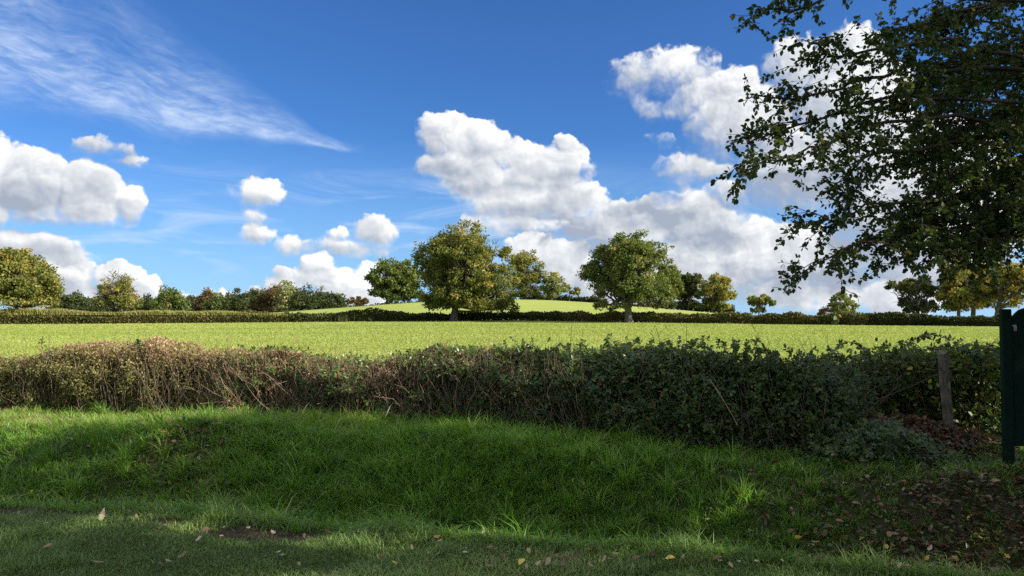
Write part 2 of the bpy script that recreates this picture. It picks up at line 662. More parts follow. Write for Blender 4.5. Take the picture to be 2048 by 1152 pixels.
def Y_hedge(X):     # foot of the near hedge
    return np.interp(X, [-12, -9, -6.5, -3, 0, 1.5, 3, 3.6, 4.1, 6, 9], [12.4, 11.6, 10.9, 10.2, 9.3, 8.4, 7.65, 8.1, 8.8, 8.8, 8.6])


def Y_far(X):       # foot of the far hedge
    return np.interp(X, [-140, -82, 0, 70, 140], [108, 122, 137, 104, 72])


def smooth(t):
    t = np.clip(t, 0, 1)
    return t * t * (3 - 2 * t)


def hill(X, Y):
    return 7.3 * np.exp(-((X + 1) / np.where(X < -1, 76.0, 66.0)) ** 2) * np.exp(-((Y - 240) / 66.0) ** 2)


def ground_z(X, Y):
    X, Y = np.asarray(X, float), np.asarray(Y, float)
    e, r, h = Y_edge(X), Y_ridge(X), Y_hedge(X)
    t = (Y - e) / (r - e)
    dip = -0.46 * smooth(t / 0.24) + 0.64 * smooth((t - 0.26) / 0.74)
    z = np.where(t > 0, dip, 0.0)
    z = z * (1 - smooth((Y - h - 0.5) / 6.0))
    near = 1 - smooth((Y - h - 1) / 5.0)
    tt = np.clip(t, 0, 1)
    z = z + near * ((fbm(X * 0.7 + 40, Y * 0.7 + 40, 3) - 0.5) * (0.10 + 0.30 * 4 * tt * (1 - tt)) + (fbm(X * 3 + 9, Y * 3 + 5, 3) - 0.5) * (0.03 + 0.10 * smooth(t * 4)))
    for (bx, by, br, bh) in ((-3.9, 8.75, 0.75, 0.17), (-2.9, 8.5, 0.55, 0.10), (-5.6, 8.6, 0.9, 0.06), (-0.3, 8.1, 0.7, 0.10), (0.6, 7.4, 0.6, 0.08)):
        z = z + bh * np.exp(-((X - bx) ** 2 + (Y - by) ** 2) / br ** 2)
    # leaf heap in the gap of the hedge
    z = z + 0.26 * np.exp(-(((X - 4.1) / 0.75) ** 2 + ((Y - 8.25) / 0.5) ** 2))
    f = np.clip(Y - 140, 0, None)
    z = z - 0.010 * f
    fld = smooth((Y - h - 6) / 20)
    z = z + fld * (fbm(X * 0.03, Y * 0.03, 3) - 0.5) * 0.35 * (1 - smooth((Y - 90) / 60)) + hill(X, Y)
    return z


def sym(core, far, n):
    g = np.geomspace(core, far, n)
    return g[1:]


xs = np.concatenate([-sym(8, 2600, 70)[::-1], np.arange(-8, 8.001, 0.08), sym(8, 2600, 70)])
ys = np.concatenate([-np.geomspace(2, 1500, 30)[::-1], np.arange(-1.9, 13.001, 0.08), np.geomspace(13, 3500, 110)[1:]])
GX, GY = np.meshgrid(xs, ys, indexing='ij')
GZ = ground_z(GX, GY)
nx, ny = GX.shape
V = np.stack([GX, GY, GZ], axis=-1).reshape(-1, 3)
i, j = np.meshgrid(np.arange(nx - 1), np.arange(ny - 1), indexing='ij')
F = np.stack([i * ny + j, (i + 1) * ny + j, (i + 1) * ny + j + 1, i * ny + j + 1], axis=-1).reshape(-1, 4)


def bare(X, Y):     # worn patches of the lawn
    b = np.zeros_like(X)
    for (px, py, rx, ry) in ((30, 1022, 0.95, 0.30), (520, 1064, 0.60, 0.20), (180, 1030, 0.35, 0.10), (330, 1052, 0.25, 0.07)):
        k = EYE / -(ray(px, py)[2])
        cx, cy = ray(px, py)[0] * k, ray(px, py)[1] * k
        b = np.maximum(b, 1 - ((X - cx) / rx) ** 2 - ((Y - cy) / ry) ** 2 + (fbm(X * 5, Y * 5, 3) - 0.5) * 1.4)
    return np.clip(b * 2.0, 0, 1)


def litter(X, Y):   # how much of the ditch is covered by dead leaves
    l = smooth((X - 1.3) / 2.4) * smooth((Y - Y_edge(X) + 0.1) / 0.4) * (1 - 0.8 * smooth((Y - Y_ridge(X) + 0.5) / 0.4))
    l2 = smooth((X + 4.7) / 1.0) * (1 - smooth((X + 3.0) / 0.9)) * smooth((Y - Y_edge(X) - 0.6) / 0.5) * (1 - smooth((Y - Y_ridge(X) + 0.5) / 0.4)) * 0.5
    heap = np.exp(-(((X - 4.0) / 0.9) ** 2 + ((Y - 8.0) / 0.6) ** 2)) * 1.3
    return np.clip(np.maximum(np.maximum(l, l2) * (0.4 + fbm(X * 1.7, Y * 1.7, 3)), heap), 0, 1)


m, t = new_mat("ground")
zone, bar, lit_ = attr(t, 'zone'), attr(t, 'bare'), attr(t, 'litter')
p = objpos(t)
n1 = noise(t, p, 9.0, 6, 0.65)
n2 = noise(t, p, 0.06, 4, 0.6)
n3 = noise(t, vmath(t, 'MULTIPLY', p, (0.25, 1.6, 1)), 0.8, 4, 0.6)
lawn_c = ramp(t, n1, [(0.25, (0.022, 0.036, 0.009)), (0.75, (0.055, 0.085, 0.02))])
soil_c = ramp(t, n1, [(0.25, (0.022, 0.017, 0.011)), (0.75, (0.085, 0.066, 0.043))])
field_c = ramp(t, n2 * 0.4 + n3 * 0.35 + n1 * 0.25, [(0.35, (0.215, 0.26, 0.055)), (0.60, (0.298, 0.342, 0.085))])
c = mix(t, bar.max(lit_ * 0.7), lawn_c, soil_c)
c = mix(t, zone, c, field_c)
pb = t.nodes.new('ShaderNodeBsdfPrincipled')
t.links.new(c.s, pb.inputs['Base Color'])
pb.inputs['Roughness'].default_value = 0.95
pb.inputs['Specular IOR Level'].default_value = 0.1
finish(t, pb.outputs[0], n1, 0.05, 0.6, [pb])
GROUND = m
ground = mesh_obj("ground", V, F, GROUND, None, {
    'zone': smooth((GY - Y_hedge(GX) - 1.2) / 1.0).ravel(),
    'bare': bare(GX, GY).ravel(), 'litter': litter(GX, GY).ravel()}, smooth=True)
tag(ground, kind='structure')


# ------------------------------------------------------------------ grass
def blades(P, h, w, az, lean, tint, lift=None):
    n = len(P)
    s = np.array([0, 0.38, 0.72, 1.0])
    ww = np.array([0.8, 1.0, 0.65])
    d = np.stack([np.cos(az), np.sin(az), np.zeros(n)], axis=1)
    turn = az + math.pi / 2 + rng.normal(0, 0.7, n)
    side = np.stack([np.cos(turn), np.sin(turn), np.zeros(n)], axis=1)
    rows = []
    for k, sk in enumerate(s):
        c_ = P + d * (h * lean * sk ** 1.8)[:, None]
        c_[:, 2] += h * (sk - 0.55 * np.clip(lean, 0, 1.3) * sk ** 2.6)
        if k < 3:
            rows.append(c_ - side * (w * ww[k] / 2)[:, None])
            rows.append(c_ + side * (w * ww[k] / 2)[:, None])
        else:
            rows.append(c_)
    V = np.stack(rows, axis=1).reshape(-1, 3)
    b = np.arange(n)[:, None] * 7
    Q = np.concatenate([b + np.array([[0, 1, 3, 2]]), b + np.array([[2, 3, 5, 4]])])
    T = b + np.array([[4, 5, 6]])
    return V, [Q, T], {'tint': np.repeat(tint, 7)}


LAWN_MAT = leaf_mat("lawn_grass", [(0.0, (0.085, 0.145, 0.034)), (0.45, (0.175, 0.275, 0.066)), (0.75, (0.29, 0.39, 0.11)), (0.9, (0.37, 0.37, 0.17)), (1.0, (0.48, 0.40, 0.23))], 0.30, 0.5, 0.35, (1.1, 1.2, 0.6))
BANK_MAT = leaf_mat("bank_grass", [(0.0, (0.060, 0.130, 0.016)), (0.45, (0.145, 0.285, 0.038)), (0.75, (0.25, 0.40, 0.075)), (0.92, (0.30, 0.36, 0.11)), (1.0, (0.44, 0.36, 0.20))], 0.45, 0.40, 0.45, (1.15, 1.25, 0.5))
FIELD_MAT = leaf_mat("field_grass", [(0.0, (0.205, 0.27, 0.055)), (0.5, (0.282, 0.337, 0.08)), (1.0, (0.38, 0.385, 0.13))], 0.35, 0.5, 0.2, (1.1, 1.15, 0.6))

reseed(11)
# the mown lawn
N = 230000
X = rng.uniform(-5.6, 5.2, N)
Y = rng.uniform(4.15, 7.2, N)
ok = (Y < Y_edge(X) + 0.10 + (fbm(X * 2, Y * 2, 2) - 0.5) * 0.5) & (np.abs(X) < 0.70 * Y + 0.25) & (rng.random(N) > bare(X, Y) * 0.93)
X, Y = X[ok], Y[ok]
n = len(X)
patch = fbm(X * 2.2 + 3, Y * 2.2, 3)
edge_ = np.exp(-((Y - Y_edge(X)) / 0.12) ** 2)
h = (0.022 + 0.045 * rng.random(n) ** 1.5) * (0.55 + patch * 0.9) * (1 + 1.3 * edge_)
tuftm = fbm(X * 1.3 + 80, Y * 2.0 + 12, 2) > 0.66
h = np.where(tuftm, h * 2.1, h)
P = np.stack([X, Y, ground_z(X, Y) - 0.003], axis=1)
big2 = fbm(X * 0.9 + 11, Y * 1.4 + 60, 3)
tint = np.clip(0.10 + 0.50 * rng.random(n) + (patch - 0.5) * 0.6 + (big2 - 0.45) * 0.9 + (rng.random(n) > 0.95) * 0.4, 0, 1)
lawn = mesh_obj("lawn_grass", *blades(P, h, 0.003 + 0.002 * rng.random(n), rng.uniform(0, 6.283, n), 0.3 + rng.random(n) * 1.0, tint)[:2], LAWN_MAT, None,
                {'tint': np.repeat(tint, 7)})
tag(lawn, 'short mown green lawn grass along the bottom of the picture', 'grass', kind='stuff')

# long tufted grass of ditch and bank
NT = 23000
X = rng.uniform(-8.2, 6.0, NT)
Y = rng.uniform(4.3, 11.6, NT)
tt = (Y - Y_edge(X)) / (Y_ridge(X) - Y_edge(X))
keep = (Y > Y_edge(X) - 0.05) & (Y < Y_hedge(X) + 0.25) & (np.abs(X) < 0.70 * Y + 0.4)
X, Y, tt = X[keep], Y[keep], tt[keep]
lush = np.exp(-((X + 1.3) / 1.9) ** 2) * (tt > 0.05) + 0.25 * np.exp(-((X + 4.8) / 1.6) ** 2) * (tt > 0.85)
lit_here = litter(X, Y)
keep = rng.random(len(X)) > np.clip(lit_here * 0.7 - lush * 0.3, 0, 0.7)
X, Y, tt, lush, lit_here = X[keep], Y[keep], tt[keep], lush[keep], lit_here[keep]
nb = rng.integers(9, 22, len(X))
idx = np.repeat(np.arange(len(X)), nb)
n = len(idx)
az = rng.uniform(0, 6.283, n)
rad = np.abs(rng.normal(0, 0.045, n))
px_, py_ = X[idx] + np.cos(az) * rad, Y[idx] + np.sin(az) * rad
big = fbm(X * 1.6 + 50, Y * 1.6 + 9, 3)
hT = (0.06 + 0.10 * rng.random(len(X)) + 0.20 * lush * (0.3 + 1.4 * big)) * (1 - 0.45 * lit_here)
hT = np.where(rng.random(len(X)) > 0.93, hT * 1.5, hT)
h = hT[idx] * (0.55 + 0.6 * rng.random(n))
az2 = np.where(rng.random(n) < 0.7, az, -1.9 + rng.normal(0, 0.6, n))
tint = np.clip(0.02 + 0.40 * rng.random(len(X))[idx] + 0.25 * (big - 0.4)[idx] + 0.40 * rng.random(n) + (rng.random(n) > 0.965) * 0.5 + 0.25 * (lit_here[idx]) * (rng.random(n) > 0.5) + 0.42 * (smooth((tt - 0.75) / 0.3) * smooth((-X - 1.0) / 1.5))[idx], 0, 1)  # last term paints sunlight into the strip at the left hedge foot
P = np.stack([px_, py_, ground_z(px_, py_) - 0.006], axis=1)
# big drooping tussocks
M = 620
TX = np.clip(rng.normal(-1.6, 1.9, M), -7.5, 2.6)
TY = Y_edge(TX) + (Y_hedge(TX) - Y_edge(TX)) * (0.12 + 0.85 * rng.random(M))
nb2 = rng.integers(25, 60, M)
ix = np.repeat(np.arange(M), nb2)
az3 = rng.uniform(0, 6.283, len(ix))
r3 = np.abs(rng.normal(0, 0.035, len(ix)))
X3, Y3 = TX[ix] + np.cos(az3) * r3, TY[ix] + np.sin(az3) * r3
P3 = np.stack([X3, Y3, ground_z(X3, Y3) - 0.006], axis=1)
h3 = (0.20 + 0.22 * rng.random(M))[ix] * (0.6 + 0.5 * rng.random(len(ix))) * (1 - 0.5 * litter(TX, TY))[ix]
tint3 = np.clip((0.20 + 0.55 * rng.random(M))[ix] + 0.30 * (rng.random(len(ix)) - 0.5) + (rng.random(len(ix)) > 0.95) * 0.35, 0, 1)
P = np.concatenate([P, P3]); h = np.concatenate([h, h3]); az2 = np.concatenate([az2, np.where(rng.random(len(ix)) < 0.75, az3, -1.7)])
tint = np.concatenate([tint, tint3]); n = len(P)
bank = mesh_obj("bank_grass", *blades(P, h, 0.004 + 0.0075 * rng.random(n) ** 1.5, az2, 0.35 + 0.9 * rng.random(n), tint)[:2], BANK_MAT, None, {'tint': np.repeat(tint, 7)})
tag(bank, 'long lush tufted grass on the ditch bank below the near hedge', 'grass', kind='stuff')

# the crop of grass in the sunlit field, as short spikes that get sparser with distance
N = 360000
Y = 10.5 * np.exp(rng.random(N) ** 0.8 * math.log(136 / 10.5))
X = rng.uniform(-0.72, 0.72, N) * Y
ok = (Y > Y_hedge(X) + 1.1) & (Y < Y_far(X) - 0.5)
X, Y = X[ok], Y[ok]
n = len(X)
h = 0.02 + 0.025 * rng.random(n) + 0.0006 * Y * rng.random(n)
w = 0.005 + 0.0007 * Y
az = rng.uniform(0, math.pi, n)
c_, s_ = np.cos(az) * w, np.sin(az) * w
z = ground_z(X, Y)
V = np.stack([np.stack([X - c_, Y - s_, z], 1), np.stack([X + c_, Y + s_, z], 1),
              np.stack([X + rng.normal(0, 1, n) * h * 0.5, Y + rng.normal(0, 1, n) * h * 0.5, z + h], 1)], axis=1).reshape(-1, 3)
row = 0.6 * fbm(X * 0.03, Y * 0.30, 4) + 0.4 * fbm(X * 0.05 + 9, Y * 0.05, 3)
tint = np.clip(0.42 + 0.15 * rng.random(n) + (row - 0.5) * 1.5, 0, 1)
crop = mesh_obj("field_grass", V, np.arange(3 * n).reshape(-1, 3), FIELD_MAT, None, {'tint': np.repeat(tint, 3)})
tag(crop, 'short bright green sunlit grass of the field behind the near hedge', 'grass', kind='stuff')

# ------------------------------------------------------------------ trees in the distance
def leafstops(kind):
    k_ = 1.12
    g = {
        'oak': [(0.0, (0.065, 0.084, 0.020)), (0.40, (0.152, 0.167, 0.038)), (0.70, (0.240, 0.222, 0.050)), (1.0, (0.34, 0.25, 0.072))],
        'green': [(0.0, (0.058, 0.087, 0.023)), (0.5, (0.128, 0.162, 0.041)), (0.85, (0.189, 0.203, 0.058)), (1.0, (0.275, 0.232, 0.072))],
        'dark': [(0.0, (0.032, 0.046, 0.019)), (0.5, (0.065, 0.084, 0.029)), (0.9, (0.109, 0.116, 0.038)), (1.0, (0.160, 0.131, 0.043))],
        'brown': [(0.0, (0.065, 0.049, 0.023)), (0.5, (0.138, 0.099, 0.043)), (1.0, (0.246, 0.160, 0.065))],
        'gold': [(0.0, (0.15, 0.15, 0.035)), (0.45, (0.29, 0.24, 0.055)), (0.8, (0.46, 0.34, 0.075)), (1.0, (0.56, 0.37, 0.10))],
        'pale': [(0.0, (0.145, 0.174, 0.072)), (0.5, (0.275, 0.290, 0.123)), (1.0, (0.406, 0.377, 0.174))],
    }
    return [(p, tuple(k_ * x for x in c)) for p, c in g[kind]]


CROWN = {k: leaf_mat(k + "_foliage", leafstops(k), 0.34, 0.5, 0.22) for k in ('oak', 'green', 'dark', 'brown', 'gold', 'pale')}


def far_tree(name, label, Y, foot, lobes, kind, n, leaf, seed, trunk=None, warm=0.35, fill=0.30, bare_top=0.0, group=None, cat='tree', depth=0.9, clump=0.13, tilt=0.0, limbs=True):
    """foot: pixel where the trunk meets the ground; lobes: the round masses of the crown as pixel ellipses,
    turned into ellipsoids of real size round the tree's own axis"""
    reseed(seed)
    fx = at(foot[0], foot[1], Y)
    gz = float(ground_z(fx[0], Y))
    base = np.array([fx[0], Y, gz])
    top = min(l[1] - l[3] for l in lobes)
    H = at(foot[0], top, Y)[2] - gz
    sc = Y / FPX
    root = thing(name, label, cat, base, group)
    # masses of the crown
    L = []
    R0 = max(l[2] for l in lobes) * sc
    x0, x1 = min(l[0] - l[2] for l in lobes), max(l[0] + l[2] for l in lobes)
    halfw = (x1 - x0) / 2 * sc
    for (lx, ly, rx, ry) in lobes:
        c = at(lx, ly, Y)
        L.append((c, np.array([rx * sc, rx * sc * depth, ry * sc])))
    if len(lobes) > 2:                                   # masses on the near and the far side as well
        for (lx, ly, rx, ry) in lobes:
            for sgn in (-1, 1):
                c = at((lx + foot[0]) / 2 + rng.normal(0, rx * 0.15), ly + ry * 0.1, Y)
                c[1] += sgn * halfw * (0.35 + 0.2 * rng.random()) * depth
                L.append((c, np.array([rx, rx, ry]) * sc * 0.78))
    vol = np.array([r[0] * r[2] for c, r in L])
    # clusters of leaves
    nc = max(14, int(n / 75))
    pick = rng.choice(len(L), nc, p=vol / vol.sum())
    C = np.empty((nc, 3)); O = np.empty((nc, 3))
    for q, k in enumerate(pick):
        c, r = L[k]
        d = unit(rng.normal(size=3))
        if d[2] < -0.55:
            d[2] *= -0.5
        rr = (fill + (1 - fill) * rng.random()) ** 0.45 * (0.88 + 0.18 * rng.random() ** 2)
        C[q] = c + d * r * rr
        O[q] = d
    cs = clump * H * (0.6 + 0.8 * rng.random(nc)) * 0.62
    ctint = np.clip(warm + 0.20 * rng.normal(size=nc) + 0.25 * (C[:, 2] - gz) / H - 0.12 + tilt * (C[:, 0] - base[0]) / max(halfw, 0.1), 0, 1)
    per = np.maximum(6, (n / nc * (0.4 + 1.2 * rng.random(nc)) * (1 - bare_top * smooth(((C[:, 2] - gz) / H - 0.5) / 0.4))).astype(int))
    idx = np.repeat(np.arange(nc), per)
    m_ = len(idx)
    d = rand_dir(m_)
    rr = rng.random(m_) ** 0.5
    P = C[idx] + d * (cs[idx] * rr)[:, None] * np.array([1.15, 1.15, 0.72])
    D = rand_dir(m_) * 0.9 + d * 0.5
    D[:, 2] -= 0.15
    N = rand_dir(m_) * 0.75 + d * 0.45 + O[idx] * 0.35 + np.array([0, 0, 0.25])
    size = leaf * (0.55 + 0.9 * rng.random(m_))
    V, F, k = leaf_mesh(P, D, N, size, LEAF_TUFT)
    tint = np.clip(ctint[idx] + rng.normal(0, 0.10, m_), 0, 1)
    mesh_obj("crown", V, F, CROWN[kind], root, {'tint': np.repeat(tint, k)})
    # trunk, limbs and branches
    tr = trunk or 0.024 * H
    cz = np.mean([c[2] for c, r in L])
    parts = []
    topc = np.array([np.mean([c[0] for c, r in L]) * 0.6 + base[0] * 0.4, Y, gz + (cz - gz) * 1.25])
    tp = curve(base - np.array([0, 0, 0.3]), topc, 0, 0.12 * tr, 9)
    rads = tr * np.array([1.55, 1.08, 0.95, 0.88, 0.8, 0.68, 0.52, 0.36, 0.2])
    parts.append(tube(tp, rads, 9))
    if limbs:
        for k, (c, r) in enumerate(L):
            for rep in range(2):
                s = rng.uniform(0.35, 0.8)
                a = tp[int(s * 8)]
                e = c + rand_dir(1)[0] * r * 0.55
                pth = curve(a, e, -0.06 * np.linalg.norm(e - a), 0.05 * tr + 0.1, 7)
                parts.append(tube(pth, np.linspace(tr * 0.42, tr * 0.10, 7), 5))
                for b in range(5):
                    q = C[rng.integers(nc)] if rng.random() < 0.3 else c + rand_dir(1)[0] * r * 0.98
                    a2 = pth[rng.integers(3, 7)]
                    parts.append(tube(curve(a2, q, 0.05 * np.linalg.norm(q - a2), 0.12, 6), np.linspace(tr * 0.16, tr * 0.03, 6), 4))
        if bare_top:
            for b in range(150):
                c, r = L[rng.integers(len(L))]
                d = unit(rng.normal(size=3)); d[2] = abs(d[2])
                a2 = c + d * r * 0.35
                q = c + d * r * (0.95 + 0.2 * rng.random())
                parts.append(tube(curve(a2, q, 0, 0.1, 5), np.linspace(0.05, 0.02, 5), 3))
    V, F, _ = join(parts)
    mesh_obj("trunk", V, F, BARK, root, smooth=True)
    return root


# the two oaks in the far hedge
far_tree('oak_tree', 'big broad oak turning golden, standing in the dark hedge before the green hill', 134.0, (908, 642),
         [(925, 500, 66, 62), (870, 515, 40, 50), (985, 520, 46, 46), (858, 555, 34, 40), (930, 560, 80, 50), (1000, 570, 40, 44), (872, 596, 36, 24),
          (990, 600, 46, 26), (940, 585, 60, 34), (865, 612, 24, 14), (1012, 612, 28, 13), (925, 602, 20, 14), (842, 520, 14, 12), (865, 600, 18, 26), (1020, 575, 18, 24)], 'oak', 60000, 0.30, 21, 0.62, warm=0.27, tilt=0.10, clump=0.085)
far_tree('oak_tree', 'olive green oak with ragged left side, in the hedge right of the hill', 126.3, (1258, 640),
         [(1262, 505, 56, 44), (1210, 520, 34, 40), (1310, 520, 34, 38), (1225, 570, 46, 40), (1290, 565, 50, 40), (1195, 545, 32, 28), (1213, 612, 26, 11), (1325, 608, 24, 14), (1175, 545, 14, 20),
          (1310, 590, 38, 24), (1262, 580, 34, 26), (1180, 550, 18, 18)], 'green', 48000, 0.29, 22, 0.60, warm=0.40, clump=0.085)

# left of the field
far_tree('broad_tree', 'large golden green tree with two humps at the left edge of the picture', 126, (52, 634),
         [(25, 545, 48, 50), (-20, 570, 50, 60), (85, 575, 34, 42), (50, 600, 56, 28), (100, 590, 20, 28), (30, 520, 30, 26)], 'oak', 26000, 0.32, 23, 0.5, warm=0.42, fill=0.4, tilt=0.06)
far_tree('thinning_tree', 'pale brown tree losing its leaves at the top, behind the left hedge', 128, (236, 632),
         [(235, 585, 40, 40), (210, 600, 26, 26), (262, 602, 24, 24), (235, 560, 26, 22)], 'oak', 8000, 0.26, 24, 0.35, warm=0.48, bare_top=0.85, fill=0.5)

# the wood beyond the left hedge, tree by tree
WOOD = [
    ('dark rounded tree in the far wood, just right of the big golden tree', 138, 592, 34, 'dark'),
    ('small dark tree in the far wood, left of the thinning brown tree', 180, 604, 26, 'dark'),
    ('dark tree in the far wood, right of the thinning brown tree', 292, 598, 24, 'dark'),
    ('bushy olive dark tree with a domed top, first high dome of the far wood', 338, 580, 36, 'green'),
    ('low dark tree in the far wood right of the domed olive tree', 384, 594, 26, 'dark'),
    ('thin bare topped tree in the far wood beside a rounded olive tree', 412, 590, 18, 'brown'),
    ('rounded olive tree standing out at the front of the far wood', 440, 594, 30, 'green'),
    ('dark olive tree in the far wood between rounded olive and blue green trees', 474, 588, 26, 'dark'),
    ('blue green tree in the far wood, left of the brown beech', 512, 578, 28, 'dark'),
    ('russet brown tree, the brownest of the far wood', 548, 574, 38, 'brown'),
    ('tallest tree of the far wood, thin pale crown', 576, 566, 28, 'pale'),
    ('dark green tree right of the tallest tree in the far wood', 606, 582, 30, 'dark'),
    ('dark green tree with a twiggy top near the right end of the far wood', 638, 582, 28, 'dark'),
    ('low dark tree at the right end of the far wood, sinking behind the hill', 668, 594, 26, 'dark'),
]
for k, (lab, cx, ty, hw, kind) in enumerate(WOOD):
    ty -= 13
    hh = (640 - ty)
    far_tree('wood_tree', lab, 285 + (k * 37 % 50), (cx, 640),
             [(cx, ty + hh * 0.45, hw * 0.85, hh * 0.45), (cx - hw * 0.5, ty + hh * 0.62, hw * 0.6, hh * 0.36), (cx + hw * 0.5, ty + hh * 0.58, hw * 0.6, hh * 0.40),
              (cx, ty + hh * 0.8, hw, hh * 0.22)],
             kind, 6500 if kind != 'pale' else 3000, 0.62, 40 + k, 0.3, warm=0.30, fill=0.15, group='trees of the far wood on the left', clump=0.19)
far_tree('round_tree', 'small round russet tree alone at the left end of the hill crest', 255, (716, 622),
         [(716, 604, 24, 14), (702, 608, 14, 10), (732, 609, 13, 10)], 'brown', 2000, 0.55, 61, 0.25, warm=0.35)

# trees on the hill
far_tree('hill_tree', 'airy dark green tree with sky showing through, left of the big oak on the hill', 235, (774, 612),
         [(772, 542, 34, 28), (755, 568, 24, 22), (790, 572, 28, 26), (770, 590, 32, 16), (798, 545, 20, 24)], 'green', 7980, 0.62, 62, 0.36, warm=0.28, fill=0.35)
far_tree('hill_tree', 'second airy tree on the hill, half hidden by the left side of the big oak', 238, (792, 611),
         [(815, 550, 24, 30), (808, 580, 30, 24), (835, 560, 24, 34), (825, 592, 30, 14)], 'green', 7220, 0.62, 63, 0.34, warm=0.25, fill=0.35)
far_tree('hill_tree', 'full olive crowned tree on the hill, just right of the big oak', 236, (1052, 602),
         [(1058, 525, 36, 30), (1045, 560, 34, 34), (1078, 555, 24, 32), (1030, 525, 22, 26), (1055, 583, 36, 18), (1032, 560, 28, 36)], 'oak', 10000, 0.46, 64, 0.34, warm=0.30, fill=0.1)
far_tree('hill_tree', 'pale willow green bushy tree on the hill crest', 238, (1103, 600),
         [(1103, 565, 30, 30), (1088, 580, 28, 20), (1122, 580, 26, 20), (1105, 590, 36, 12)], 'pale', 5320, 0.55, 65, 0.25, warm=0.25, fill=0.3)
far_tree('hill_tree', 'low tawny bush like tree at the right of the pale willow green tree', 240, (1138, 602),
         [(1136, 580, 22, 14), (1148, 586, 12, 9)], 'gold', 1300, 0.5, 66, 0.2, warm=0.10)
far_tree('hill_tree', 'olive tree with slim bare trunks close behind the ragged oak', 222, (1330, 620),
         [(1335, 560, 30, 26), (1318, 580, 24, 20), (1350, 582, 18, 22), (1340, 545, 18, 14)], 'green', 6460, 0.6, 67, 0.30, warm=0.5, fill=0.3)
far_tree('hill_tree', 'slender dark green tree between the ragged oak and the golden brown dome', 226, (1376, 624),
         [(1378, 562, 22, 24), (1370, 590, 18, 22), (1392, 585, 16, 24), (1380, 608, 20, 10)], 'dark', 4940, 0.6, 68, 0.3, warm=0.5, fill=0.3)
far_tree('hill_tree', 'golden brown domed tree at the right end of the hill', 218, (1424, 628),
         [(1432, 570, 34, 26), (1415, 590, 26, 26), (1452, 595, 22, 22), (1430, 610, 34, 14)], 'oak', 8000, 0.5, 69, 0.34, warm=0.42, fill=0.2, tilt=0.22)
far_tree('umbrella_tree', 'small flat topped tree standing alone against white cloud', 170, (1517, 634),
         [(1520, 600, 25, 11), (1508, 606, 12, 8), (1536, 605, 12, 8), (1516, 622, 18, 5)], 'green', 3420, 0.42, 70, 0.16, warm=0.45, clump=0.12)
far_tree('light_tree', 'light yellow green young tree above the far hedge', 150, (1682, 636),
         [(1688, 595, 20, 14), (1675, 612, 22, 14), (1702, 608, 16, 13), (1690, 622, 26, 9)], 'pale', 2850, 0.36, 71, 0.14, warm=0.15, clump=0.13)
far_tree('bare_shrub', 'low greyish brown bush beside the light yellow green tree', 149, (1652, 636),
         [(1652, 624, 14, 12), (1644, 628, 8, 8)], 'brown', 500, 0.30, 72, 0.07, warm=0.5, bare_top=0.5, cat='bush')
far_tree('open_tree', 'dark open tree with tiered boughs, left of the golden trees on the right', 118, (1838, 640),
         [(1835, 570, 34, 22), (1800, 578, 26, 12), (1862, 585, 22, 18), (1815, 605, 34, 14), (1850, 615, 26, 16), (1786, 572, 14, 6)], 'dark', 5200, 0.34, 73, 0.34, warm=0.55, fill=0.5, clump=0.10)
far_tree('golden_tree', 'golden brown tree behind the hanging branch on the right, next to the dark open tree', 116, (1917, 640),
         [(1915, 560, 36, 30), (1895, 590, 28, 24), (1940, 580, 30, 28), (1920, 612, 34, 14), (1905, 535, 24, 18)], 'oak', 9000, 0.32, 74, 0.26, warm=0.55, fill=0.35, clump=0.11)
far_tree('golden_tree', 'golden brown tree with thick trunk in the middle of the right group', 119, (1945, 640),
         [(1955, 545, 34, 26), (1965, 585, 30, 28), (1940, 600, 24, 22), (1980, 570, 24, 24)], 'oak', 8000, 0.32, 75, 0.36, warm=0.60, fill=0.35, clump=0.11)
far_tree('golden_tree', 'bright yellow tree at the right edge above the green gate post', 115, (1991, 640),
         [(2010, 550, 40, 34), (2040, 580, 40, 34), (2000, 600, 30, 22), (2070, 550, 40, 40)], 'gold', 6500, 0.36, 76, 0.40, warm=0.32, fill=0.4, clump=0.11)

# ------------------------------------------------------------------ far hedges
HEDGE_FAR = leaf_mat("far_hedge_foliage", [(0.0, (0.035, 0.046, 0.016)), (0.5, (0.095, 0.105, 0.032)), (0.8, (0.17, 0.14, 0.055)), (1.0, (0.28, 0.20, 0.10))], 0.3, 0.55, 0.2)
FRINGE = leaf_mat("tall_grass", [(0.0, (0.18, 0.21, 0.06)), (0.5, (0.32, 0.31, 0.11)), (1.0, (0.46, 0.39, 0.19))], 0.35, 0.5, 0.2)


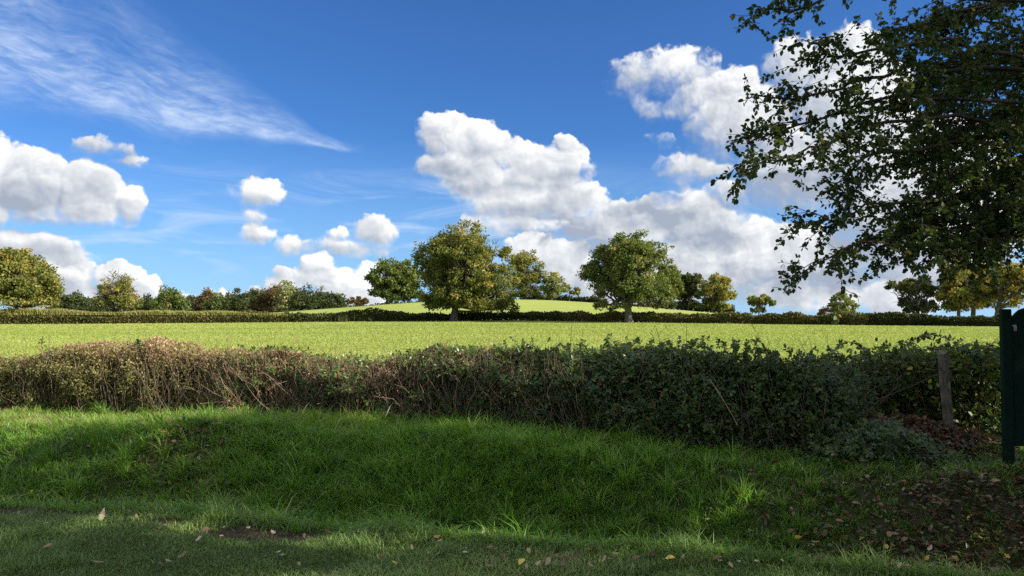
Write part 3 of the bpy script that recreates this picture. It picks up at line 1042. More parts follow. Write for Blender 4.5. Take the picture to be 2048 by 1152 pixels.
def far_hedge(name, label, P0, P1, top, n, leaf, seed, warm, thick=1.6, follow=True, rough=0.42, fringe=0):
    """a hedge that runs from P0 to P1 (pixel x, depth); top: heights in metres along it"""
    reseed(seed)
    u = rng.random(n)
    px0, Y0 = P0
    px1, Y1 = P1
    xa, xb = (px0 - 1024) / FPX * Y0, (px1 - 1024) / FPX * Y1
    X = xa + (xb - xa) * u
    Yc = Y_far(X) if follow else Y0 + (Y1 - Y0) * u
    hgt = np.interp(u, np.linspace(0, 1, len(top)), top) * (1 + rough * (fbm(X * 0.35 + seed, X * 0 + 3, 4) - 0.5) * 2)
    # a rounded section, leaves close to its skin
    a = rng.random(n)
    phi = -0.15 * math.pi + a * 1.25 * math.pi
    rr = 1 - np.abs(rng.normal(0, 0.16, n))
    bul = 1 + 0.35 * (fbm(X * 0.8, phi * 1.5 + seed, 3) - 0.5)
    yo = -np.cos(phi) * thick / 2 * rr * bul
    zo = (0.45 + 0.55 * np.sin(phi)) * hgt * np.where(np.sin(phi) > 0, rr * bul, 1)
    sk = rng.random(n) < 0.42                                   # skirt down to the ground
    zo = np.where(sk, rng.random(n) * hgt * 0.6, zo)
    yo = np.where(sk, -thick / 2 * (0.7 + 0.3 * rng.random(n)), yo)
    Y = Yc + thick / 2 + yo
    P = np.stack([X, Y, ground_z(X, Y) + np.clip(zo, 0.02, None)], axis=1)
    out = np.stack([np.zeros(n), -np.cos(phi), np.sin(phi)], axis=1)
    D = rand_dir(n) + np.array([0, 0, 0.5])
    V, F, k = leaf_mesh(P, D, rand_dir(n) * 0.8 + out * 0.6, leaf * (0.6 + 0.8 * rng.random(n)), LEAF_CARD)
    root = thing(name, label, 'hedge', [(xa + xb) / 2, float((Yc.min() + Yc.max()) / 2), float(ground_z((xa + xb) / 2, (Yc.min() + Yc.max()) / 2))])
    tint = np.clip(warm + 0.5 * (fbm(X * 0.25 + 7, X * 0 + seed, 3) - 0.5) + rng.normal(0, 0.14, n), 0, 1)
    mesh_obj("foliage", V, F, HEDGE_FAR, root, {'tint': np.repeat(tint, k)})
    if fringe:
        u = rng.random(fringe)
        X = xa + (xb - xa) * u
        Yf = (Y_far(X) if follow else Y0 + (Y1 - Y0) * u) + thick * rng.random(fringe)
        hh = np.interp(u, np.linspace(0, 1, len(top)), top) * 0.78
        h = 0.55 + 0.65 * rng.random(fringe) * fbm(X * 0.2, X * 0, 3) * 2
        h *= np.interp(u, [0, 0.75, 1], [1, 0.8, 0.3])
        Pg = np.stack([X, Yf, ground_z(X, Yf) + hh], axis=1)
        Vg, Fg, ag = blades(Pg, h, 0.10 + 0.06 * rng.random(fringe), rng.uniform(0, 6.28, fringe), 0.15 + 0.4 * rng.random(fringe), np.clip(0.2 + 0.6 * rng.random(fringe), 0, 1))
        mesh_obj("grass_fringe", Vg, Fg, FRINGE, root, ag)
    return root


far_hedge('field_hedge', 'trimmed dark hedge with pale tall grass on top, along the left of the field', (-40, 121), (575, 130), [1.9, 1.9, 1.8, 1.7, 1.6, 1.4], 30000, 0.30, 81, 0.55, fringe=15000)
far_hedge('field_hedge', 'dark low hedge under the big golden oak at the foot of the hill', (572, 130), (1130, 133), [1.3, 1.3, 1.7, 1.3, 1.2, 1.1, 1.3, 1.4], 22000, 0.30, 82, 0.22)
far_hedge('field_hedge', 'reddish brown stretch of hedge beside the ragged oak', (1128, 133), (1500, 121), [1.4, 1.5, 1.5, 1.6], 17000, 0.30, 83, 0.66, rough=0.35)
far_hedge('field_hedge', 'brownish green hedge under the lone flat topped tree', (1498, 121), (1740, 112), [1.5, 1.5, 1.6, 1.6], 13000, 0.30, 84, 0.50, rough=0.35)
far_hedge('field_hedge', 'very dark hedge below the golden trees on the right', (1738, 112), (2120, 100), [1.6, 1.45, 1.35, 1.3], 16000, 0.30, 85, 0.12, rough=0.3)
far_hedge('crest_hedge', 'dark hedge along the crest of the hill right of the big oak', (1040, 250), (1215, 238), [2.6, 2.4, 2.0, 1.8, 1.5], 4000, 0.5, 86, 0.15, thick=2.5, follow=False)
far_hedge('crest_hedge', 'dark low hedge running down the right shoulder of the hill to the golden brown dome', (1290, 238), (1470, 222), [1.2, 1.8, 2.2, 2.4, 2.2], 4500, 0.5, 87, 0.15, thick=2.5, follow=False)
far_hedge('crest_hedge', 'thin dark hedge along the left shoulder of the hill', (560, 268), (850, 262), [2.2, 2.0, 2.0, 2.2], 5000, 0.5, 88, 0.10, thick=2.5, follow=False)


far_hedge('wood_edge', 'dark undergrowth along the foot of the far wood on the left', (90, 330), (715, 330), [8, 8, 8.5, 9, 11, 12, 11, 8, 5], 24000, 0.8, 89, 0.12, thick=5, follow=False, rough=0.5)


def hedge_bush(label, px, Y, hw, ht, n, seed):
    reseed(seed)
    b = at(px, 645, Y)
    gz = float(ground_z(b[0], Y))
    root = thing('spiky_bush', label, 'bush', [b[0], Y, gz])
    az = rng.uniform(0, 6.28, n)
    P = np.stack([b[0] + rng.normal(0, hw * 0.4, n), Y + rng.normal(0, hw * 0.4, n), np.full(n, gz)], axis=1)
    mesh_obj("stems", *blades(P, ht * (0.5 + 0.5 * rng.random(n)), np.full(n, 0.10), az, 0.1 + 0.7 * rng.random(n), rng.random(n) * 0.5)[:2], HEDGE_FAR, root, {'tint': np.repeat(rng.random(n) * 0.5, 7)})


hedge_bush('spiky dark bush standing up from the hedge left of the big oak', 768, 134.5, 1.7, 2.3, 500, 91)
hedge_bush('rounded dark bush in the hedge, further left from the big oak', 684, 132.5, 2.2, 2.0, 500, 92)
hedge_bush('little dark spiky bush on the hedge right of the big oak', 1064, 135, 0.6, 2.4, 160, 93)

# ------------------------------------------------------------------ near hedge
HAW = leaf_mat("hawthorn_leaf", [(0.0, (0.07, 0.075, 0.020)), (0.3, (0.165, 0.175, 0.050)), (0.55, (0.30, 0.26, 0.10)), (0.8, (0.37, 0.24, 0.16)), (1.0, (0.55, 0.38, 0.26))], 0.35, 0.5, 0.3)
DRYLEAF = leaf_mat("withered_leaf", [(0.0, (0.060, 0.050, 0.022)), (0.35, (0.17, 0.125, 0.072)), (0.65, (0.31, 0.22, 0.135)), (1.0, (0.55, 0.42, 0.30))], 0.3, 0.6, 0.2)
BRAM = leaf_mat("bramble_leaf", [(0.0, (0.030, 0.062, 0.014)), (0.5, (0.078, 0.135, 0.030)), (0.80, (0.15, 0.20, 0.045)), (0.93, (0.22, 0.16, 0.035)), (1.0, (0.25, 0.09, 0.04))], 0.38, 0.35, 0.5)
HAZEL = leaf_mat("hazel_leaf", [(0.0, (0.06, 0.10, 0.022)), (0.6, (0.12, 0.17, 0.035)), (0.88, (0.26, 0.25, 0.05)), (1.0, (0.50, 0.38, 0.06))], 0.45, 0.45, 0.3)
STEM = bark_mat("bramble_stem", (0.05, 0.038, 0.026), (0.20, 0.145, 0.10), 25.0)


def hedge_top(X):
    pxs = np.array([-60, 0, 60, 100, 200, 300, 400, 500, 600, 700, 800, 900, 1050, 1200, 1300, 1400, 1500, 1600, 1700, 1760, 1850, 1950, 2000, 2100])
    pys = np.array([720, 722, 716, 704, 696, 690, 704, 714, 718, 722, 720, 712, 708, 712, 698, 708, 716, 728, 730, 716, 708, 716, 700, 690.])
    xs_, zs = [], []
    for a, b in zip(pxs, pys):
        Y = 9.6
        for _ in range(8):
            X_ = (a - 1024) / FPX * Y
            Y = float(Y_hedge(X_)) + 0.45
        q = at(a, b, Y)
        xs_.append(q[0]); zs.append(q[2])
    return np.interp(X, xs_, zs)


def hedge_skin(X, n, inner=0.25, thick=1.0, skirt=0.0, zlim=None):
    """points in a hedge at x positions X: most near its skin, with bulges; returns points and outward directions"""
    yb = Y_hedge(X)
    g = ground_z(X, yb + 0.3)
    H = hedge_top(X) - g
    H = H * (1 + 0.10 * (fbm(X * 3.1, X * 0 + 8, 3) - 0.5))
    L1 = 0.66
    a = rng.random(n)
    face = a < L1
    s = np.where(face, a / L1, (a - L1) / (1 - L1))
    bul = (fbm(X * 1.6 + 5, s * 1.5 + np.where(face, 0, 3), 3) - 0.5) * 0.85 + (fbm(X * 5, s * 5, 2) - 0.5) * 0.40
    depth = np.abs(rng.normal(0, inner, n)) - bul * 0.7
    rnd = np.clip((s - 0.72) / 0.28, 0, 1) ** 2 * 0.25
    foot = np.clip((0.25 - s) / 0.25, 0, 1) ** 2 * 0.12
    Y = np.where(face, yb + depth + rnd + foot, yb + 0.25 + s * (thick - 0.25) + rng.normal(0, 0.06, n))
    z = np.where(face, g + s * H * (1 - 0.06 * rng.random(n)), g + H * (1 - 0.05 * s) - np.clip(depth, -0.10, 0.3) * 0.8)
    z = np.maximum(z, ground_z(X, Y) + 0.02)
    out = np.stack([rng.normal(0, 0.2, n), np.where(face, -1.0, -0.1), np.where(face, 0.25 + s * 0.4, 1.0)], axis=1)
    return np.stack([X, Y, z], axis=1), unit(out), s, face


def trifoliate(P, D, N, size, tint):
    """a bramble leaf: three leaflets on one stalk"""
    B = unit(np.cross(N, D))
    D = unit(D)
    PP = np.concatenate([P + D * size[:, None] * 0.25, P, P])
    DD = np.concatenate([D, D * 0.35 + B, D * 0.35 - B])
    NN = np.concatenate([N, N, N]) + rng.normal(0, 0.15, (3 * len(P), 3))
    ss = np.concatenate([size, size * 0.8, size * 0.8])
    V, F, k = leaf_mesh(PP, DD, NN, ss, LEAF_OVATE, ss * 0.95)
    return V, F, {'tint': np.repeat(np.concatenate([tint, tint, tint]), k)}


def simple_leaves(P, D, N, size, tint, template=LEAF_SMALL):
    V, F, k = leaf_mesh(P, D, N, size, template)
    return V, F, {'tint': np.repeat(tint, k)}


def fine_twigs(X0, X1, n):
    """many thin dead stems hanging and standing in the face of a hedge"""
    parts = []
    X = rng.uniform(X0, X1, n)
    P, O, s, face = hedge_skin(X, n, 0.07)
    for k in range(n):
        if not face[k]:
            continue
        l = rng.uniform(0.12, 0.5)
        d = np.array([rng.normal(0, 0.35), rng.normal(-0.05, 0.18), rng.choice([-1, 1]) * 1.0])
        e = P[k] + unit(d) * l
        e[2] = max(e[2], float(ground_z(e[0], e[1])) + 0.02)
        parts.append(tube(curve(P[k], e, 0.02, 0.012, 5), np.linspace(0.0028, 0.0012, 5) * rng.uniform(0.7, 1.5), 3))
    return join(parts)


def stems(X0, X1, n, r, lean=0.25, up=(0.5, 1.05), wig=0.05):
    parts = []
    for _ in range(n):
        x = rng.uniform(X0, X1)
        y = float(Y_hedge(x)) + rng.uniform(-0.02, 0.55)
        g = float(ground_z(x, y))
        H = float(hedge_top(x)) - g
        e = np.array([x + rng.normal(0, lean), y + rng.normal(0, 0.2) - 0.03, g + H * rng.uniform(*up)])
        parts.append(tube(curve(np.array([x, y, g - 0.02]), e, rng.uniform(-0.05, 0.15), wig, 7), np.linspace(r, r * 0.4, 7) * rng.uniform(0.6, 1.4), 4))
    return join(parts)


def inner_fill(X0, X1, n, root, mat):
    """the dense dark inside of a hedge"""
    X = rng.uniform(X0, X1, n)
    yb = Y_hedge(X)
    g = ground_z(X, yb + 0.5)
    H = (hedge_top(X) - g) * 0.90
    s = rng.random(n)
    P = np.stack([X, yb + 0.42 + 0.40 * rng.random(n), g + s * H], axis=1)
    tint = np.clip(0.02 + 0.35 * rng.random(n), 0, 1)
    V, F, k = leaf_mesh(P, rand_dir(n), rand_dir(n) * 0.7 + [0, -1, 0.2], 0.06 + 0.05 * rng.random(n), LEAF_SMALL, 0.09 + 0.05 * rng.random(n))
    mesh_obj("inner_foliage", V, F, mat, root, {'tint': np.repeat(tint, k)})


def shoots(X0, X1, n, root, mat, size, up=0.22, tri=True):
    """young shoots that stand up raggedly from the top of a hedge"""
    tubes, P, D = [], [], []
    for _ in range(n):
        x = rng.uniform(X0, X1)
        y = float(Y_hedge(x)) + rng.uniform(0.1, 0.8)
        z = float(hedge_top(x)) - 0.06
        l = up * rng.random() ** 1.6 + 0.03
        a = np.array([x, y, z])
        e = a + np.array([rng.normal(0, 0.55) * l, rng.normal(0, 0.3) * l, l])
        p = curve(a, e, 0.02, 0.01, 5)
        tubes.append(tube(p, np.linspace(0.003, 0.0012, 5), 3))
        for q in range(int(3 + l * 28)):
            f = rng.random() * 0.95
            P.append(p[0] + (p[-1] - p[0]) * f); D.append(rng.normal(size=3) + [0, -0.2, 0.3])
    P, D = np.array(P), np.array(D)
    m_ = len(P)
    tint = np.clip(0.1 + 0.7 * rng.random(m_), 0, 1)
    N = rand_dir(m_) * 0.6 + [0, -0.3, 0.6]
    sz = size * (0.6 + 0.7 * rng.random(m_))
    V, F, a = (trifoliate if tri else simple_leaves)(P, D, N, sz, tint)
    mesh_obj("shoot_foliage", V, F, mat, root, a)
    return join(tubes)


reseed(31)
# left: hawthorn hedge going brown and yellow
root = thing('hawthorn_hedge', 'sunlit hedge with small yellow green and pinkish brown leaves, left end of the near hedge', 'hedge', (-5.0, 10.9, float(ground_z(-5.0, 10.9))))
n = 60000
X = rng.uniform(-8.6, -2.3, n)
keep = rng.random(n) < 1 - smooth((X + 3.4) / 1.1)
X = X[keep]; n = len(X)
P, O, s, face = hedge_skin(X, n, 0.17)
patch = fbm(X * 1.1 + 2, P[:, 2] * 1.6, 3)
ok = patch + 0.35 * rng.random(n) > 0.42
X, P, O, s, face, patch = (q[ok] for q in (X, P, O, s, face, patch)); n = len(X)
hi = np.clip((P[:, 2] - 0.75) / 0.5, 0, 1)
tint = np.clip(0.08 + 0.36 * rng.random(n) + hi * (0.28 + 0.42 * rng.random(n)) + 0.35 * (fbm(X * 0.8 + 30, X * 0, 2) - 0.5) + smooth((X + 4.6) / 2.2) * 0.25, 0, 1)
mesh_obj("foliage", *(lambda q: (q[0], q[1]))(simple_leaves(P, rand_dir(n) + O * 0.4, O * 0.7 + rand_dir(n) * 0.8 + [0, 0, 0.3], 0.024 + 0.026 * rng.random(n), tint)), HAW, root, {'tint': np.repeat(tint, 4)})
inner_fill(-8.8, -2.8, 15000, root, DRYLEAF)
sh = shoots(-8.5, -2.6, 260, root, HAW, 0.04, 0.16, False)
mesh_obj("dead_twigs", *fine_twigs(-8.4, -2.4, 900)[:2], DRY_STEM, root)
V, F, _ = join([sh, stems(-8.5, -2.3, 420, 0.0055)])
mesh_obj("stems", V, F, STEM, root)

# middle: tangle of dry brown stems with bramble on top
reseed(32)
root = thing('dry_bramble', 'tangled brown dry bramble and dead stems in the middle of the near hedge', 'hedge', (-1.3, 10.2, float(ground_z(-1.3, 10.2))))
n = 32000
X = np.clip(rng.normal(-1.5, 1.05, n), -3.9, 0.8)
P, O, s, face = hedge_skin(X, n, 0.16)
tint = np.clip(0.15 + 0.45 * rng.random(n) + 0.35 * np.clip((P[:, 2] - 0.75) / 0.4, 0, 1) * rng.random(n), 0, 1)
mesh_obj("withered_foliage", *simple_leaves(P, rand_dir(n) + [0, 0, -0.3], O * 0.5 + rand_dir(n), 0.022 + 0.03 * rng.random(n), tint)[:2], DRYLEAF, root, {'tint': np.repeat(tint, 4)})
n = 3800
X = rng.uniform(-4.0, 0.8, n)
P, O, s, face = hedge_skin(X, n, 0.10)
ok = (fbm(X * 1.5, P[:, 2] * 2.5 + 4, 3) + 0.30 * smooth((P[:, 2] - 0.85) / 0.25) + 0.10 * (X > -1.5) > 0.60)
P, O, X = P[ok], O[ok], X[ok]; n = len(X)
V, F, a = trifoliate(P + O * 0.04, rand_dir(n) + O * 0.5 + [0, 0, 0.3], O * 0.8 + rand_dir(n) * 0.5 + [0, 0, 0.4], 0.035 + 0.03 * rng.random(n), np.clip(0.3 + 0.5 * rng.random(n) + (rng.random(n) > 0.95) * 0.3, 0, 1))
mesh_obj("bramble_foliage", V, F, BRAM, root, a)
inner_fill(-3.2, 0.2, 10000, root, DRYLEAF)
sh = shoots(-3.6, 0.4, 120, root, BRAM, 0.04, 0.16)
mesh_obj("dead_twigs", *fine_twigs(-4.4, 0.6, 1900)[:2], DRY_STEM, root)
V, F, _ = join([sh, stems(-3.9, 0.9, 700, 0.0050, 0.3, (0.35, 1.04), 0.07)])
mesh_obj("stems", V, F, DRY_STEM, root)

# right: dark green bramble
reseed(33)
root = thing('bramble_thicket', 'dark green shaded bramble thicket, right half of the near hedge', 'hedge', (2.0, 9.2, float(ground_z(2.0, 9.2))))
n = 26000
X = rng.uniform(-1.6, 5.9, n)
keep = rng.random(n) < smooth((X + 1.8) / 1.6)
X = X[keep]; n = len(X)
P, O, s, face = hedge_skin(X, n, 0.18)
ok = fbm(X * 1.7, P[:, 2] * 2.2 + 11, 3) + 0.4 * rng.random(n) > 0.46
X, P, O = X[ok], P[ok], O[ok]; n = len(X)
V, F, a = trifoliate(P, rand_dir(n) + O * 0.5 + [0, 0, 0.25], O * 0.7 + rand_dir(n) * 0.6 + [0, 0, 0.5], 0.032 + 0.032 * rng.random(n), np.clip(0.05 + 0.55 * rng.random(n) + (rng.random(n) > 0.94) * 0.45, 0, 1))
mesh_obj("foliage", V, F, BRAM, root, a)
n = 20000
X = rng.uniform(-0.8, 5.9, n)
P, O, s, face = hedge_skin(X, n, 0.22)
tint = np.clip(0.05 + 0.45 * rng.random(n), 0, 1)
mesh_obj("withered_foliage", *simple_leaves(P + [0, 0.15, 0], rand_dir(n), O * 0.5 + rand_dir(n), 0.025 + 0.03 * rng.random(n), tint)[:2], DRYLEAF, root, {'tint': np.repeat(tint, 4)})
inner_fill(0.0, 6.2, 17000, root, DRYLEAF)
sh = shoots(-0.2, 5.6, 330, root, BRAM, 0.05, 0.26)
mesh_obj("dead_twigs", *fine_twigs(0.0, 5.2, 380)[:2], DRY_STEM, root)
V, F, _ = join([sh, stems(-0.5, 5.6, 420, 0.005, 0.35, (0.3, 1.05), 0.07)])
mesh_obj("stems", V, F, STEM, root)

# behind the leaning post: a light leafy hazel bush that catches the sun
reseed(34)
root = thing('hazel_bush', 'bright leafy green bush with yellow leaves between leaning post and gate post', 'bush', (5.2, 8.9, float(ground_z(5.2, 8.9))))
n = 3600
P = np.stack([rng.normal(5.15, 0.42, n), rng.normal(8.95, 0.22, n), 0.15 + 1.0 * rng.random(n) ** 0.8], axis=1)
P[:, 2] += ground_z(P[:, 0], P[:, 1]) - 0.1
tint = np.clip(0.15 + 0.6 * rng.random(n) + (rng.random(n) > 0.95) * 0.4, 0, 1)
V, F, k = leaf_mesh(P, rand_dir(n) + [0, -0.3, -0.1], rand_dir(n) * 0.6 + [0, -0.4, 0.7], 0.045 + 0.04 * rng.random(n), LEAF_OVATE)
mesh_obj("foliage", V, F, HAZEL, root, {'tint': np.repeat(tint, k)})
parts = []
for _ in range(60):
    b = np.array([5.15 + rng.normal(0, 0.25), 8.95 + rng.normal(0, 0.15), 0.1])
    parts.append(tube(curve(b, b + [rng.normal(0, 0.3), rng.normal(0, 0.2), 0.6 + 0.5 * rng.random()], 0, 0.03, 6), np.linspace(0.006, 0.002, 6), 4))
mesh_obj("stems", *join(parts)[:2], STEM, root)


# low bramble spilling on to the grass in front of the leaf heap
reseed(35)
root = thing('bramble_clump', 'low dark bramble clump spilling on to the grass left of the leaf heap', 'bramble', (3.55, 7.45, float(ground_z(3.55, 7.45))))
n = 1300
P = np.stack([rng.normal(3.5, 0.36, n), rng.normal(7.5, 0.18, n), np.zeros(n)], axis=1)
P[:, 2] = ground_z(P[:, 0], P[:, 1]) + 0.34 * rng.random(n) * np.exp(-((P[:, 0] - 3.5) / 0.6) ** 2)
V, F, a = trifoliate(P, rand_dir(n) + [0, -0.3, 0.1], rand_dir(n) * 0.5 + [0, -0.4, 0.8], 0.035 + 0.03 * rng.random(n), np.clip(0.05 + 0.6 * rng.random(n), 0, 1))
mesh_obj("foliage", V, F, BRAM, root, a)
parts = []
for _ in range(45):
    b = np.array([rng.normal(3.5, 0.25), rng.normal(7.6, 0.12), 0.15])
    parts.append(tube(curve(b, b + [rng.normal(0, 0.35), rng.normal(-0.1, 0.2), 0.05 + 0.2 * rng.random()], 0.12, 0.02, 6), np.linspace(0.004, 0.0015, 6), 4))
mesh_obj("stems", *join(parts)[:2], STEM, root)


# arching bramble canes against the field
def cane(label, pts, Y, seed, leafy=26, r=0.004, size=0.05):
    reseed(seed)
    K = np.array([at(px, py, Y) for px, py in pts])
    tt = np.linspace(0, len(K) - 1, 24)
    path = np.stack([np.interp(tt, np.arange(len(K)), K[:, c]) for c in range(3)], axis=1)
    for _ in range(3):
        path[1:-1] = (path[:-2] + path[1:-1] * 2 + path[2:]) / 4
    path[:, 1] += np.linspace(0, -0.25, 24) + rng.normal(0, 0.01, 24)
    root = thing('bramble_cane', label, 'bramble', path[0], 'arching bramble canes along the near hedge')
    mesh_obj("stem", *tube(path, np.linspace(r, r * 0.35, 24), 5)[:2], STEM, root)
    if leafy:
        q = rng.uniform(2, 23, leafy)
        P = np.stack([np.interp(q, np.arange(24), path[:, c]) for c in range(3)], axis=1)
        D = rand_dir(leafy) * 0.8 + [0, -0.2, 0.1]
        N = rand_dir(leafy) * 0.5 + [0, -0.3, 0.8]
        V, F, a = trifoliate(P, D, N, size * (0.6 + 0.7 * rng.random(leafy)), np.clip(rng.random(leafy) * 0.7, 0, 1))
        mesh_obj("foliage", V, F, BRAM, root, a)
    return root


CANES = [
    ('leafy bramble cane arching highest, above the leaning post', [(1760, 735), (1800, 690), (1845, 666), (1890, 680), (1935, 722)], 8.6, 30, 0.052),
    ('bramble cane arching low to the left of the highest cane', [(1650, 740), (1665, 695), (1690, 680), (1715, 700), (1735, 735)], 8.7, 20, 0.045),
    ('second leafy cane under the highest arching cane', [(1770, 740), (1820, 705), (1870, 690), (1915, 700), (1950, 728)], 8.5, 24, 0.05),
    ('short upright leafy bramble tip beside the green gate post', [(1955, 730), (1962, 700), (1968, 672)], 8.9, 9, 0.035),
    ('bramble cane bending over the left of the dense dark hump', [(1340, 730), (1360, 700), (1378, 684), (1400, 688), (1420, 706)], 8.8, 18, 0.05),
    ('leafy upright bramble tip over the middle of the hedge', [(818, 735), (824, 712), (826, 696)], 10.2, 8, 0.045),
    ('bramble spray over the dense right hedge, left of two tall dead stalks', [(1180, 730), (1195, 705), (1225, 694), (1250, 702)], 9.2, 16, 0.05),
    ('bramble spray leaning left near the tall dead forked stalk', [(1560, 735), (1545, 712), (1520, 700), (1500, 706)], 8.5, 16, 0.05),
    ('bare arching bramble tip above the sunlit hawthorn hedge', [(110, 720), (104, 700), (98, 682), (104, 676)], 11.2, 6, 0.04),
    ('dark leafy bramble tip on top of the hawthorn hump', [(282, 715), (290, 698), (294, 684)], 11.0, 8, 0.045),
    ('bramble runner sticking up at the hedge middle, right of the stump of a post', [(1040, 735), (1046, 705), (1060, 690), (1082, 700)], 9.7, 14, 0.05),
]
for k, (lab, pts, Y, nl, sz) in enumerate(CANES):
    cane(lab, pts, Y, 300 + k, int(nl * 1.5), 0.0055, sz * 1.3)


# tall dead stalks standing above the hedge
def stalk(label, pts, Y, seed, forks=5):
    reseed(seed)
    K = np.array([at(px, py, Y) for px, py in pts])
    tt = np.linspace(0, len(K) - 1, 12)
    path = np.stack([np.interp(tt, np.arange(len(K)), K[:, c]) for c in range(3)], axis=1)
    parts = [tube(path, np.linspace(0.0042, 0.002, 12), 4)]
    for f in range(forks):
        a = path[rng.integers(4, 11)]
        e = a + np.array([rng.normal(0, 0.10), rng.normal(0, 0.06), 0.06 + 0.12 * rng.random()])
        parts.append(tube(curve(a, e, 0, 0.006, 4), np.linspace(0.002, 0.001, 4), 3))
        for h in range(3):
            parts.append(tube(curve(e, e + rng.normal(0, 0.025, 3) + [0, 0, 0.02], 0, 0, 3), np.array([0.0015, 0.0012, 0.003]), 3))
    V, F, _ = join(parts)
    o = mesh_obj("dry_stalk", V, F, DRY_STEM)
    tag(o, label, 'dead stalk', 'tall dead weed stalks above the near hedge')


for k, (lab, pts, Y, f) in enumerate([
        ('tall dead forked stalk leaning left over the field, tallest of the dead stalks', [(1548, 750), (1525, 690), (1500, 640)], 8.9, 7),
        ('straight upright dead stalk right of the ragged oak trunk', [(1372, 740), (1373, 690), (1373, 648)], 9.1, 3),
        ('thin dead stalk leaning left below the ragged oak trunk', [(1340, 745), (1322, 690), (1312, 655)], 9.2, 6),
        ('short dead stalk at the right half of the hedge, beside the low arching cane', [(1655, 740), (1654, 700), (1655, 668)], 8.8, 2),
        ('pair of thin dead twigs left of the low arching cane', [(1630, 745), (1612, 705), (1596, 675)], 8.8, 4),
        ('fine dead stalk above the hedge below the left side of the big oak', [(885, 740), (890, 705), (892, 684)], 10.2, 8),
        ('fine pale dead stalk above the middle left of the hedge', [(585, 745), (580, 710), (588, 686)], 10.6, 5),
        ('slanting dead twig over the hedge at the right, just left of the gate post', [(1930, 735), (1960, 705), (1992, 682)], 8.4, 3)]):
    stalk(lab, pts, Y, 340 + k, f)

# bent dead stems lying across the hedge face
reseed(36)
for k, (lab, a, b) in enumerate([
        ('pale broken stick slanting across the dry middle of the hedge', (705, 795), (752, 775)),
        ('bundle stick sticking out of the hedge foot at the middle, bleached', (835, 828), (858, 856)),
        ('long pale stick lying across the lower hawthorn hedge', (400, 808), (492, 806)),
        ('thin bleached stick slanting down the dark bramble thicket', (1420, 760), (1475, 850)),
        ('bent bleached stick in the dark thicket, left of the leaf heap', (1570, 800), (1625, 815))]):
    Ya = float(Y_hedge((a[0] - 1024) / FPX * 9.5)) - 0.06
    Yb = float(Y_hedge((b[0] - 1024) / FPX * 9.5)) - 0.12
    V, F, _ = tube(curve(at(*a, Ya), at(*b, Yb), 0.02, 0.01, 7), np.linspace(0.009, 0.004, 7), 5)
    tag(mesh_obj("dead_stick", V, F, DRY_STEM), lab, 'stick', 'dead sticks in the near hedge')

# ------------------------------------------------------------------ posts and gate
m, t = new_mat("weathered_wood")
p = objpos(t)
g1 = noise(t, vmath(t, 'MULTIPLY', p, (40, 40, 2.5)), 1.0, 5, 0.6, 0.3)
g2 = noise(t, p, 7.0, 4, 0.6)
c = mix(t, g2.step(0.45, 0.7), ramp(t, g1, [(0.3, (0.08, 0.064, 0.045)), (0.7, (0.22, 0.185, 0.135))]), (0.06, 0.07, 0.035))
pb = t.nodes.new('ShaderNodeBsdfPrincipled')
t.links.new(c.s, pb.inputs['Base Color'])
pb.inputs['Roughness'].default_value = 0.85
pb.inputs['Specular IOR Level'].default_value = 0.2
finish(t, pb.outputs[0], g1, 0.006, 0.8, [pb])
OLDWOOD = m

m, t = new_mat("green_paint")
p = objpos(t)
g1 = noise(t, vmath(t, 'MULTIPLY', p, (30, 30, 1.5)), 1.0, 4, 0.6)
g2 = noise(t, p, 5.0, 5, 0.65)
low = ramp(t, g2, [(0.40, (0.004, 0.021, 0.012)), (0.62, (0.003, 0.014, 0.008)), (0.75, (0.022, 0.036, 0.022))])
pb = t.nodes.new('ShaderNodeBsdfPrincipled')
t.links.new(low.s, pb.inputs['Base Color'])
pb.inputs['Roughness'].default_value = 0.75
pb.inputs['Specular IOR Level'].default_value = 0.12
finish(t, pb.outputs[0], g1, 0.003, 0.5, [pb])
GREEN = m

m, t = new_mat("latch_metal")
p = objpos(t)
f = noise(t, p, 40, 4, 0.6)
c = ramp(t, f, [(0.35, (0.20, 0.19, 0.17)), (0.65, (0.45, 0.44, 0.40))])
pb = t.nodes.new('ShaderNodeBsdfPrincipled')
t.links.new(c.s, pb.inputs['Base Color'])
pb.inputs['Metallic'].default_value = 0.6
pb.inputs['Roughness'].default_value = 0.5
finish(t, pb.outputs[0])
METAL = m


